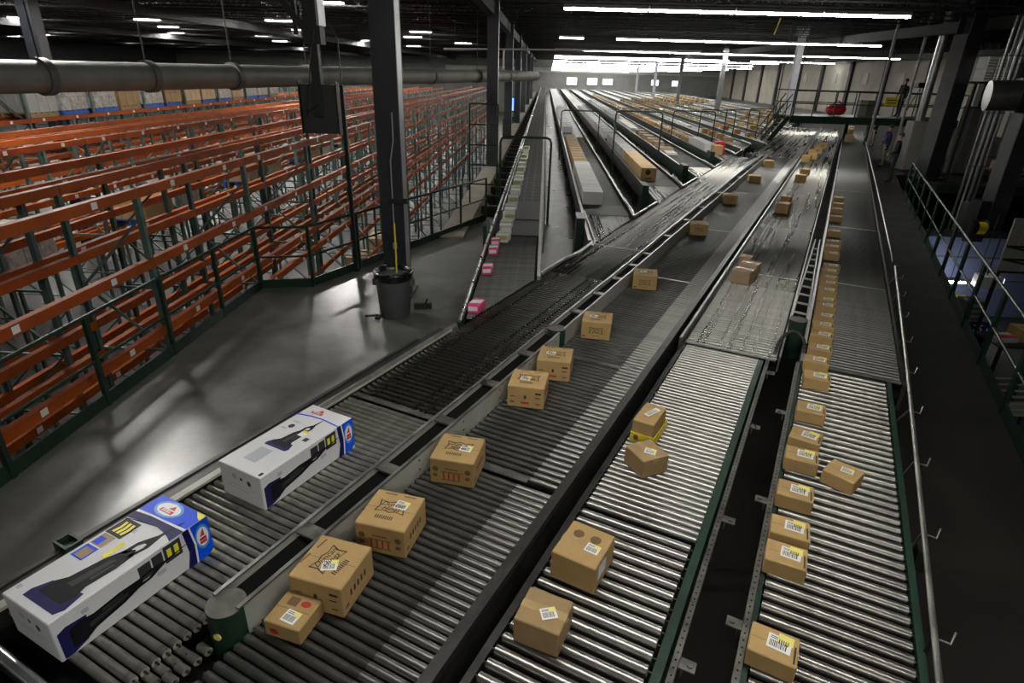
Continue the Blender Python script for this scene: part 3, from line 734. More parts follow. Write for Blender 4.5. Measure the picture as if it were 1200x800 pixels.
(ta_, wa_), (tb_, wb_) = wz(1101, 800), wz(1049, 312)
gr = bright_rail([(wa_ - 0.03, ta_ - 1.2, 0.87), (wa_, ta_, 0.87), ((wa_ + wb_) / 2 + 0.01, (ta_ + tb_) / 2, 0.87), (wb_, tb_, 0.87), (wb_ + 0.07, tb_ + 0.16, 0.84), (wb_ + 0.07, tb_ + 0.2, 0.7)])
(tc_, wc_), (td_, wd_) = wz(1046, 302), wz(1014, 166)
bright_rail([(wc_ + 0.02, tc_, 0.8), (wc_, tc_ + 0.1, 0.87), (wc_ + 0.0, tc_ + 8, 0.87), (wd_, 38, 0.87)])
for k in range(9):
    f = k / 9; w = wa_ + (wb_ - wa_) * f; y = ta_ + (tb_ - ta_) * f + 0.3
    MB().tube([(w, y, 0.86), (w + 0.09, y + 0.02, 0.84), (w + 0.10, y + 0.05, 0.90)], 0.006, 5).build('rail_hook', 'rail_steel', L4)
    MB().bar((w, y, 0.86), (0.985 if y < 6.4 else 1.11, y, 0.7), 0.02, 0.008).build('rail_bracket', 'rail_dark', L4)
MB().box(1.03, 1.09, 3.9, 4.05, 0.56, 0.72).build('photo_eye', 'black_steel', L4)
for y in (6.53, 9.8, 14, 19): MB().box(0.19, 1.07, y - 0.03, y + 0.03, BED - 0.004, BED + 0.002).build('joint_plate', 'rail_worn', L4)
legs(L4, (0.2, 0.9), (2.0, 4.2, 6.3, 9, 12, 15, 18, 21, 24, 27, 30, 33))

# ---- ladder-like divider and cable arch between lines 3 and 4
t = lane_thing('tapered_divider', 'tapering ladder-like guard with a green end between the two right lines', 'divider')
A0, A1 = Vector((-0.055, 7.43, 0.86)), Vector((0.005, 11.7, 0.86)); B0, B1 = Vector((0.115, 7.40, 0.86)), Vector((0.075, 11.7, 0.86))
for a, b in ((A0, A1), (B0, B1)): MB().bar(a, b, 0.014, 0.16).build('guard_rail', 'rail_steel', t)
for k in range(1, 11):
    f = k / 11; MB().bar(A0.lerp(A1, f), B0.lerp(B1, f), 0.03, 0.02).build('rung', 'guard_grey', t)
c = MB(); c.cyl((0.03, 7.36, 0.46), (0.03, 7.36, 0.93), 0.10, 20, 0, True, None, 1); c.build('end_cap', ['green_frame', 'cap_top'], t)
t = lane_thing('cable_arch', 'dark beaded cable arch bridging the gap between the two right lines', 'cable')
N = 22; prev = None; bm = MB()
for k in range(N + 1):
    a = PI * k / N; bm.lathe([(0.001, -0.022), (0.018, -0.016), (0.026, 0), (0.018, 0.016), (0.001, 0.022)], (0.02 - 0.145 * math.cos(a), 6.72 + 0.28 * math.sin(a), 0.74 + 0.16 * math.sin(a)), 8)
o = bm.build('link_chain', 'rail_dark', t); o['kind'] = 'stuff'
for w in (-0.125, 0.165): MB().box(w - 0.02, w + 0.02, 6.60, 6.72, 0.62, 0.75).build('anchor', 'rail_dark', t)

# ================================================================== PICKING LANES
def xline(y, w=-3.5): return (y * 0.4182 + w) / 0.9084
# lane 0 with its roller mouth
t = thing('picking_lane', 'dark belt lane of pink and pale green packets next to the edge beam', 'conveyor', (0, 0, 0), group='picking lanes')
y = 6.75
while y < 10.75:
    x1 = min(-0.04, xline(y) - 0.02)
    m = MB().cyl((-0.84, 0, 0), (x1, 0, 0), 0.02, 8).mesh('roller', 'roller_dark') if x1 < -0.05 else roller_mesh(0.8, 0.02, [(-0.84, -0.04, 'roller_dark')], 8)
    if x1 > -0.8: link('roller', m, t, (0, y, BED - 0.02))
    y += 0.06
MB().prism([(-0.86, 6.6), (-0.86, 10.8), (0.0, 10.8), (0.0, 8.4)], BED - 0.12, BED - 0.08).build('bed_pan', 'bed_black', t)
MB().box(-0.86, 0.0, 10.82, 12.05, BED - 0.08, BED + 0.005).build('belt_plate', 'belt_black', t)
MB().box(-0.86, 0.0, 12.07, 13.9, BED - 0.08, BED + 0.02).build('belt_plate', 'belt_black', t)
MB().box(-0.86, 0.0, 13.92, 125, BED - 0.08, BED + 0.0).build('belt', 'belt_dark', t)
g = MB(); yy = 14.2
while yy < 60: g.box(-0.86, 0, yy, yy + 0.03, BED, BED + 0.004); yy += 0.45
for x in (-0.6, -0.4, -0.2): g.box(x, x + 0.012, 13.95, 60, BED, BED + 0.004)
o = g.build('belt_rib', 'rail_dark', t); o['kind'] = 'stuff'
MB().tube([(-0.90, 6.55, BED + 0.02), (-0.90, 10.6, BED + 0.05), (-0.88, 125, BED + 0.06)], 0.02, 6).build('guard_rail', 'rail_bright', t)
MB().tube([(-0.80, 12.5, BED + 0.10), (-0.80, 125, BED + 0.10)], 0.015, 6).build('guard_rail', 'rail_bright', t)
MB().box(-0.93, -0.87, 6.6, 125, 0.5, BED).build('side_frame', 'green_frame', t)
MB().box(0.0, 0.05, 8.3, 125, 0.45, BED + 0.05).build('side_frame', 'rail_steel', t)
MB().tube([(0.10, 12, 0.1), (0.10, 12, BED + 0.14), (0.10, 125, BED + 0.14)], 0.014, 6).build('guard_rail', 'rail_dark', t)
MB().box(-0.99, -0.93, 10.4, 11.1, 0.05, 1.0).build('drive_box', 'green_frame', t)
legm = MB().box(-0.03, 0.03, -0.03, 0.03, 0, 0.5).mesh('leg', 'green_frame')
for yy in range(10, 60, 3):
    for x in (-0.88, 0.03): link('leg', legm, t, (x, yy, 0))
LANE_X = [None] + [0.93 + 1.845 * k for k in range(12)]
LW = 1.02
names = ['', 'first', 'second', 'third', 'fourth', 'fifth', 'sixth', 'seventh', 'eighth', 'ninth', 'tenth', 'eleventh', 'twelfth']
for k in range(1, 13):
    x0 = LANE_X[k]; x1 = x0 + LW
    wj = -3.5 if k <= 5 else -2.95
    yl, yr = wline(x0, wj), wline(x1, wj)
    if wline(x1, wj) > 60: continue
    t = thing('picking_lane', '%s long picking lane right of the dark belt lane' % names[k], 'conveyor', (x0, yl, 0), group='picking lanes')
    dy = yr - yl
    # mouth plate, belt, side frames
    MB().prism([(0.02, 0.05), (0.02, dy + 1.2), (LW - 0.02, dy + 1.2), (LW - 0.02, dy)], BED - 0.06, BED - 0.035).build('mouth_plate', 'bed_black', t)
    mr = MB(); yy = 0.12
    while yy < dy + 1.2:
        xr = min(LW - 0.03, 0.02 + (yy - 0.05) / dy * (LW - 0.04)) if dy > 0 else LW - 0.03
        if xr > 0.1: mr.cyl((0.03, yy, BED - 0.02), (xr, yy, BED - 0.02), 0.02, 6, 0, False)
        yy += 0.06
    mo = mr.build('mouth_roller_bed', 'roller_steel', t); mo['kind'] = 'stuff'
    end = 124 - yl
    ys = dy + 1.22
    if k <= 3:
        m = MB(); yy = ys
        while yy < ys + 16: m.cyl((0.03, yy, BED - 0.022), (LW - 0.03, yy, BED - 0.022), 0.022, 6, 0, False); yy += 0.075
        o = m.build('roller_bed', 'bed_far', t); o['kind'] = 'stuff'
        MB().box(0.02, LW - 0.02, ys, ys + 16, BED - 0.12, BED - 0.08).build('bed_pan', 'bed_black', t)
        MB().box(0.02, LW - 0.02, ys + 16, end, BED - 0.06, BED - 0.005).build('bed', 'bed_far', t)
    else:
        MB().box(0.02, LW - 0.02, ys, end, BED - 0.06, BED - 0.005).build('bed', 'bed_far', t)
    if k <= 3: MB().box(0.03, LW - 0.03, dy + 0.2, dy + 1.3, BED - 0.004, BED + 0.002).build('belt_plate', 'belt_dark', t)
    gf = 'rail_dark' if k <= 2 else 'green_paint'
    MB().box(-0.05, 0.0, 0.0, end, 0.42, BED + 0.06).build('side_frame', gf, t)
    MB().box(LW, LW + 0.05, dy, end, 0.42, BED + 0.06).build('side_frame', gf, t)
    MB().box(-0.055, 0.005, 0.0, end, BED + 0.06, BED + 0.075).build('frame_lip', 'rail_steel', t)
    MB().box(LW - 0.005, LW + 0.055, dy, end, BED + 0.06, BED + 0.075).build('frame_lip', 'rail_steel', t)
    MB().tube([(0.0, 2.2, BED + 0.12), (0.03, 0.9, BED + 0.09), (0.06, 0.05, BED + 0.05), (0.0, -0.25, BED + 0.03)], 0.022, 8).build('mouth_rail', 'rail_steel', t)
    ang = Vector((math.sin(BT), math.cos(BT), 0))
    pR = Vector((LW + 0.02, dy, BED + 0.05))
    nxt = pR + Vector((0.83, (0.83) * 2.172, 0)) * 0.93
    if k < 9: MB().tube([pR + Vector((-0.01, 1.4, 0.05)), pR + Vector((0.02, 0.3, 0.03)), pR], 0.026, 8).build('mouth_rail', 'rail_bright', t)
    if k < 9 and k != 5: MB().tube([pR, nxt], 0.024, 8).build('edge_rail', 'rail_bright', t)
    if k < 5:
        MB().box(-0.22, -0.06, 1.0, 1.55, 0.05, 0.98).build('drive_box', 'green_paint', t)
    for yy in [0.6 + 3.0 * j for j in range(12 if k < 5 else 6)]:
        link('leg', legm, t, (-0.02, yy, 0)); link('leg', legm, t, (LW + 0.02, yy + dy, 0))
# edge rail of line 1 between lane 0 and lane 1
t = thing('edge_rail', 'bent steel edge rail beside the first line below the scuffed aisle floor', 'rail', (0, 0, 0), -BT)
MB().tube([(-3.49, 7.7, BED + 0.03), (-3.49, 8.6, BED + 0.04), (-3.42, 9.1, BED + 0.04), (-3.49, 9.9, BED + 0.03)], 0.03, 8).build('rail', 'rail_steel', t)
MB().box(-3.53, -3.50, 7.7, 9.9, 0.3, BED + 0.01).build('side_plate', 'rail_dark', t)

# ================================================================== PARCELS ON THE LINES
def label_mesh(w, h, yellow):
    m = MB(); z = 0.0008
    m.box(-w / 2, w / 2, -h / 2, h / 2, 0, z, 0)
    x = -w * 0.40; r = random.Random(3)
    while x < w * 0.30:
        b = w * (0.02 + 0.03 * r.random()); m.box(x, x + b, -h * 0.36, h * 0.10, z, z + 0.0004, 1); x += b + w * 0.035
    for k in range(2): m.box(-w * 0.4, w * 0.2, h * (0.2 + 0.12 * k), h * (0.25 + 0.12 * k), z, z + 0.0004, 1)
    if yellow == 1: m.box(w * 0.05, w * 0.5, h * 0.12, h * 0.5, z, z + 0.0006, 2)
    if yellow == 2:
        m.box(-w * 0.1, w * 0.55, h * 0.1, h * 0.72, 0, z + 0.0006, 2)
        for k in range(5): m.box(w * (-0.04 + 0.09 * k), w * (0.0 + 0.09 * k), h * 0.0, h * 0.3, z + 0.0006, z + 0.0011, 1)
    return m.mesh('shipping_label', ['label_white', 'ink', 'label_yellow'])
LBL = {'a': label_mesh(0.088, 0.076, 1), 'b': label_mesh(0.115, 0.095, 2), 'c': label_mesh(0.16, 0.05, 0), 'd': label_mesh(0.085, 0.072, 1)}
def carton(label, t, w, W, D, H, yaw=0.0, m='cardboard', z=BED, lab=None, group=None, tape=True, name='carton', loc=None, rot=None, seam=True, cat='box'):
    base = tw(t, w, z) if loc is None else loc
    o = thing(name, label, cat, base, (-BT + math.radians(yaw)) if rot is None else rot, group)
    MB().cbox(-W / 2, W / 2, -D / 2, D / 2, 0.0005, H, min(0.006, H * 0.05)).build('body', m, o)
    if seam:
        s = MB(); s.box(-W / 2 + 0.006, W / 2 - 0.006, -0.0012, 0.0012, H - 0.0003, H + 0.0003)
        s.build('flap_seam', 'ink_brown', o)
    if tape:
        tp = MB(); tp.box(-W / 2 - 0.0006, W / 2 + 0.0006, -0.026, 0.026, H + 0.0002, H + 0.0007)
        for sx in (-1, 1): tp.box(sx * W / 2 - 0.0006, sx * W / 2 + 0.0006, -0.026, 0.026, H * 0.72, H + 0.0007)
        tp.build('packing_tape', 'tape', o)
    if lab:
        k, lx, ly, lr = lab
        link('shipping_label', LBL[k], o, (lx * W, ly * D, H + 0.0012), math.radians(lr))
    o['dims'] = (W, D, H)
    return o
def food_art(o, rot=0.0, front='bars', side=True, top=True):
    """printed brown artwork of the food cartons: banner logo, code marks and red arrows"""
    W, D, H = o['dims']; c, s = math.cos(math.radians(rot)), math.sin(math.radians(rot))
    R = lambda x, y: Vector((x * c - y * s, x * s + y * c, H + 0.0008))
    m = MB(); k = W * 0.30
    if top:
        out = [(-1, -0.55), (-0.86, 0), (-1, 0.55), (-0.4, 0.42), (0, 0.55), (0.4, 0.42), (1, 0.55), (0.86, 0), (1, -0.55), (0.4, -0.42), (0, -0.55), (-0.4, -0.42)]
        n = len(out); ctr = R(0.0, D * 0.06)
        ex, ey = R(1, 0) - R(0, 0), R(0, 1) - R(0, 0)
        for i in range(n):
            a, b = out[i], out[(i + 1) % n]
            q = [(a[0] * k, a[1] * k), (b[0] * k, b[1] * k), (b[0] * k * 0.9, b[1] * k * 0.86), (a[0] * k * 0.9, a[1] * k * 0.86)]
            m.plate(ctr, ex, ey, q, 0.0005, 0)
        bc = R(-W * 0.02, -D * 0.24)
        for i in range(9): m.plate(bc, ex, ey, [(-k * 0.62 + i * k * 0.135, -0.016), (-k * 0.62 + i * k * 0.135 + k * 0.07, -0.016), (-k * 0.62 + i * k * 0.135 + k * 0.07, 0.016), (-k * 0.62 + i * k * 0.135, 0.016)], 0.0005, 0)
        for x0, x1 in ((-0.3, -0.05), (0.1, 0.34)): m.plate(R(0, 0), ex, ey, [(W * x0, D * 0.40), (W * x1, D * 0.40), (W * x1, D * 0.43), (W * x0, D * 0.43)], 0.0005, 1)
        lettering('logo_text', 'Duncan\nHines', W * 0.155, 'ink', o, R(0.0, D * 0.06), ex, ey, 0.3)
    fo = Vector((0, -D / 2 - 0.0002, 0)); fx, fz = (1, 0, 0), (0, 0, 1)
    rect = lambda a, b, cc, d: [(a * W, cc * H), (b * W, cc * H), (b * W, d * H), (a * W, d * H)]
    if front == 'bars':
        m.plate(fo, fx, fz, rect(-0.24, 0.22, 0.18, 0.21), 0.0005, 1); m.plate(fo, fx, fz, rect(-0.24, 0.22, 0.50, 0.53), 0.0005, 1)
        m.plate(fo, fx, fz, rect(-0.16, 0.14, 0.62, 0.66), 0.0005, 1)
        for i in range(4): m.plate(fo, fx, fz, rect(-0.20 + i * 0.115, -0.165 + i * 0.115, 0.22, 0.49), 0.0005, 2)
        for cx in (-0.37, 0.36): m.plate(fo, fx, fz, [(cx * W + 0.022 * math.cos(a * PI / 5), 0.60 * H + 0.022 * math.sin(a * PI / 5)) for a in range(10)], 0.0005, 1)
        for cx in (-0.38, 0.36): m.plate(fo, fx, fz, rect(cx - 0.05, cx + 0.05, 0.28, 0.40), 0.0005, 1)
    elif front == 'marks':
        for r_ in ((-0.42, -0.28, 0.50, 0.53), (-0.42, -0.30, 0.22, 0.30), (0.26, 0.42, 0.68, 0.76), (0.26, 0.40, 0.50, 0.54), (-0.04, 0.02, 0.44, 0.60), (0.28, 0.40, 0.20, 0.26)): m.plate(fo, fx, fz, rect(*r_), 0.0005, 0 if r_[2] > 0.4 else 1)
        m.plate(fo, fx, fz, rect(-0.12, 0.10, 0.20, 0.29), 0.0005, 2)
    else:
        out = [(-0.24, 0.34), (-0.20, 0.52), (-0.24, 0.70), (0, 0.66), (0.24, 0.70), (0.20, 0.52), (0.24, 0.34), (0, 0.38)]; n = len(out)
        for i in range(n):
            a, b = out[i], out[(i + 1) % n]; sh = lambda p: (p[0] * 0.88 * W, (0.52 + (p[1] - 0.52) * 0.84) * H)
            m.plate(fo, fx, fz, [(a[0] * W, a[1] * H), (b[0] * W, b[1] * H), sh(b), sh(a)], 0.0005, 0)
        m.plate(fo, fx, fz, rect(-0.46, -0.34, 0.14, 0.20), 0.0005, 0); m.plate(fo, fx, fz, rect(-0.12, 0.12, 0.20, 0.23), 0.0005, 1)
        lettering('logo_text', 'Duncan\nHines', W * 0.10, 'ink', o, (0, -D / 2 - 0.0002, H * 0.53), fx, fz, 0.3)
    if side:
        so = Vector((W / 2 + 0.0002, 0, 0)); sx = (0, 1, 0)
        for i in range(5): m.plate(so, sx, fz, [(-0.26 * D + i * 0.11 * D, 0.42 * H), (-0.21 * D + i * 0.11 * D, 0.42 * H), (-0.21 * D + i * 0.11 * D, 0.62 * H), (-0.26 * D + i * 0.11 * D, 0.62 * H)], 0.0005, 0)
        m.plate(so, sx, fz, [(-0.42 * D, 0.2 * H), (-0.32 * D, 0.2 * H), (-0.32 * D, 0.3 * H), (-0.42 * D, 0.3 * H)], 0.0005, 1)
    m.build('printed_artwork', ['ink', 'ink_brown', 'ink_red'], o)
G2 = 'brown food cartons on the second line'
FW, FD, FH = 0.33, 0.335, 0.212
fa = [
 ('brown food carton touching the smallest box by the pale guard, logo turned sideways', 1.815, -2.033, 11, ('a', 0.04, -0.10, 20), 78, 'none', True),
 ('brown food carton with red arrow marks, just beyond the sideways-logo carton', 2.323, -2.011, 13, ('a', 0.16, 0.16, -6), 0, 'bars', True),
 ('brown food carton with red arrow marks, third large one from the camera', 3.104, -2.004, 15.5, ('a', 0.18, 0.02, -6), 0, 'bars', True),
 ('nearer carton of the touching pair beside the second pale guard', 4.349, -2.037, 17, ('a', -0.08, 0.0, -8), 0, 'marks', True),
 ('farther carton of the touching pair beside the second pale guard', 4.949, -2.035, 17, ('a', -0.14, 0.05, -8), 0, 'marks', True),
 ('brown carton with its logo on the front, just beyond the touching pair', 6.104, -2.020, 15.5, ('a', -0.14, 0.05, -8), 0, 'logo', True),
 ('brown carton with its logo on the front, second beyond the touching pair', 8.085, -2.030, 16, ('a', -0.1, 0.05, -8), 0, 'logo', True),
 ('small-looking brown carton third beyond the touching pair on the second line', 11.736, -2.036, 15, None, 0, 'logo', False),
 ('small-looking brown carton fourth beyond the touching pair on the second line', 15.278, -2.032, 14, None, 0, 'logo', False)]
for lb, t_, w_, yw, la, ro, fr, sd in fa:
    o = carton(lb, t_, w_, FW, FD, FH, yw, 'cardboard', lab=la, group=G2, tape=False)
    food_art(o, ro, 'marks' if fr == 'none' else fr, sd)
o = carton('small brown carton with a large white label, nearest on the second line', 1.530, -2.045, 0.218, 0.212, 0.105, 10, 'cardboard', lab=('a', 0.08, -0.2, -6), group=G2, tape=False)
mm = MB(); mm.plate((0, 0, 0.1056), (1, 0, 0), (0, 1, 0), [(-0.06, 0.02), (0.0, 0.02), (0.0, 0.075), (-0.06, 0.075)], 0.0004, 0)
mm.plate((0, 0, 0.1056), (1, 0, 0), (0, 1, 0), [(0.045 + 0.03 * math.cos(a * PI / 6), 0.05 + 0.02 * math.sin(a * PI / 6)) for a in range(12)], 0.0004, 1)
mm.plate((0, -0.1062, 0), (1, 0, 0), (0, 0, 1), [(-0.05 + 0.028 * math.cos(a * PI / 6), 0.045 + 0.02 * math.sin(a * PI / 6)) for a in range(12)], 0.0004, 1)
mm.build('printed_artwork', ['ink_brown', 'ink_red'], o)
for (u, v), lb in (((883, 214), 'tiny brown carton where the pale guard ends on the second line'), ((900, 195), 'tiny brown carton beyond the end of the pale guard')):
    t_, w_ = TW(u, v); carton(lb, t_, w_, 0.33, 0.335, 0.212, 14, 'cardboard', group=G2, tape=False)

# ---- line 3 cartons
G3 = 'brown cartons on the middle line'
carton('smallest brown carton at the bottom of the middle line with a tilted label', 2.131, -0.851, 0.252, 0.235, 0.168, 4, 'cardboard_dark', lab=('d', 0.12, -0.06, 35), group=G3)
o = carton('large tape-shined brown carton second from the bottom of the middle line', 2.660, -0.835, 0.278, 0.315, 0.196, -2.5, 'cardboard', lab=('d', 0.22, -0.05, -2), group=G3)
mm = MB(); mm.plate((0.1392, 0, 0), (0, 1, 0), (0, 0, 1), [(-0.10, 0.06), (0.02, 0.06), (0.02, 0.16), (-0.10, 0.16)], 0.0005, 1)
for x, y in ((-0.06, 0.06), (0.05, 0.06)): mm.plate((0, 0, 0.1966), (1, 0, 0), (0, 1, 0), [(x + 0.034 * math.cos(a * PI / 6), y + 0.034 * math.sin(a * PI / 6)) for a in range(12)], 0.0004, 0)
mm.build('printed_artwork', ['ink_brown', 'label_white'], o)
carton('skewed brown carton turned cornerwise below the yellow tray', 3.865, -0.790, 0.235, 0.235, 0.155, -38, 'cardboard_dark', lab=('d', 0.1, 0.05, 40), group=G3)
t = thing('plastic_tray', 'bright yellow tray under a brown carton on the middle line', 'tray', tw(4.335, -0.898, BED), -BT + math.radians(-3))
b = MB(); b.box(-0.10, 0.10, -0.18, 0.18, 0.001, 0.012); b.box(-0.10, -0.094, -0.18, 0.18, 0.012, 0.085); b.box(0.094, 0.10, -0.18, 0.18, 0.012, 0.085); b.box(-0.094, 0.094, -0.18, -0.174, 0.012, 0.085); b.box(-0.094, 0.094, 0.174, 0.18, 0.012, 0.085)
b.build('tray_shell', 'yellow_plastic', t)
MB().cyl((-0.05, -0.181, 0.05), (-0.05, -0.186, 0.05), 0.022, 12).build('hand_hole', 'ink_brown', t)
carton('brown carton resting in the yellow tray with a long white label', 4.335, -0.905, 0.178, 0.340, 0.185, -3, 'cardboard', z=BED + 0.0125, lab=('c', 0.05, 0.08, 70), group=G3, tape=False)
carton('foremost of the three brown cartons bunched together on the middle line', 9.08, -0.828, 0.265, 0.29, 0.20, -11, 'cardboard_pale', group=G3)
carton('brown carton right behind the foremost of the three bunched together', 9.52, -0.80, 0.265, 0.29, 0.185, -8, 'cardboard_pale', group=G3)
carton('small brown carton at the back of the three bunched together', 9.98, -0.91, 0.17, 0.22, 0.16, -5, 'cardboard', group=G3)
far3 = [(916, 250, 0.27, 0.28, 0.22, 'larger carton of the touching far pair on the middle line'), (920, 238, 0.22, 0.26, 0.16, 'smaller carton behind the larger one of the far pair on the middle line'),
        (937, 214, 0.28, 0.3, 0.22, 'brown carton beyond the far pair on the middle line'), (942, 206, 0.26, 0.3, 0.2, 'second brown carton beyond the far pair on the middle line')]
for u, v, W, D, H, lb in far3:
    t_, w_ = TW(u, v); carton(lb, t_ + 0.12, w_, W, D, H, -6, 'cardboard', group=G3)
t_ = TW(952, 190)[0]
for k in range(6):
    carton('%s tiny brown carton from the front in the far bunch on the middle line' % ORD[k], t_ + k * 1.15, -0.92 + 0.05 * k + 0.1 * (k % 2), 0.30, 0.5, 0.24, -4 + 6 * (k % 2), 'cardboard', group='far bunch of cartons on the middle line')

# ---- line 4: row of small cartons against the left rail
G4 = 'small labelled cartons in a row on the rightmost line'
pts4 = [(899, 751), (920, 648.5), (926, 617.5), (931, 574), (940, 532.5), (945, 510), (951, 477.5), (958, 440), (957.3, 421), (959.9, 406.3), (962, 391), (963.7, 379.7), (965.2, 369),
        (966.9, 357), (967.3, 350.4), (969, 338.9), (971, 330.8), (971, 324), (971.6, 316.6), (974.8, 310.6), (974.4, 296), (976, 288), (976.8, 282), (977.2, 270), (980, 253), (980.8, 244), (982.8, 238), (983.2, 231)]
ordn = ['first', 'second', 'third', 'fourth', 'fifth', 'sixth', 'seventh', 'eighth', 'ninth', 'tenth', 'eleventh', 'twelfth', 'thirteenth', 'fourteenth', 'fifteenth', 'sixteenth', 'seventeenth', 'eighteenth', 'nineteenth', 'twentieth',
        'twenty-first', 'twenty-second', 'twenty-third', 'twenty-fourth', 'twenty-fifth', 'twenty-sixth', 'twenty-seventh', 'twenty-eighth']
last = -9; proto = None
for i, (u, v) in enumerate(pts4):
    t_, w_ = TW(u, v, BED + 0.11)
    t_ = max(t_, last + 0.215); last = t_
    w_ = min(max(w_, 0.285 - 0.03), 0.34) if i < 9 else min(max(w_, 0.30), 0.36)
    lb = '%s small brown carton from the camera in the row on the rightmost line' % ordn[i]
    yw = [-1, 2, 4, 2, 3, -6, 2, 4, 2, 1, -2, 3][i % 12]
    if proto is None:
        proto = carton(lb, t_, w_, 0.235, 0.198, 0.112, yw, 'cardboard', lab=('b', 0.10, 0.06, -4), group=G4, tape=False)
        mm = MB(); mm.plate((0, 0, 0.1126), (1, 0, 0), (0, 1, 0), [(0.095, -0.08), (0.105, -0.08), (0.105, 0.03), (0.095, 0.03)], 0.0004, 0); mm.build('printed_text', ['ink'], proto)
    else:
        o = copy_tree(proto); o.location = tw(t_, w_, BED); o.rotation_euler = (0, 0, -BT + math.radians(yw)); o['label'] = lb
carton('skewed small carton lying apart right of the row on the rightmost line', 4.40, 0.555, 0.225, 0.215, 0.115, -20, 'cardboard', lab=('d', 0.08, 0.08, 10), group=G4)
for k, (u, v) in enumerate(((995, 166), (996, 158), (996.5, 151))):
    t_, w_ = TW(u, v)
    carton(('nearest', 'middle', 'farthest')[k] + ' of three stacked-looking cartons at the far end of the rightmost line', min(t_, 38.4 + 1.9 * k), 0.42, 0.38, 0.6, 0.33, 0, 'cardboard_pale', group='far cartons on the rightmost line')

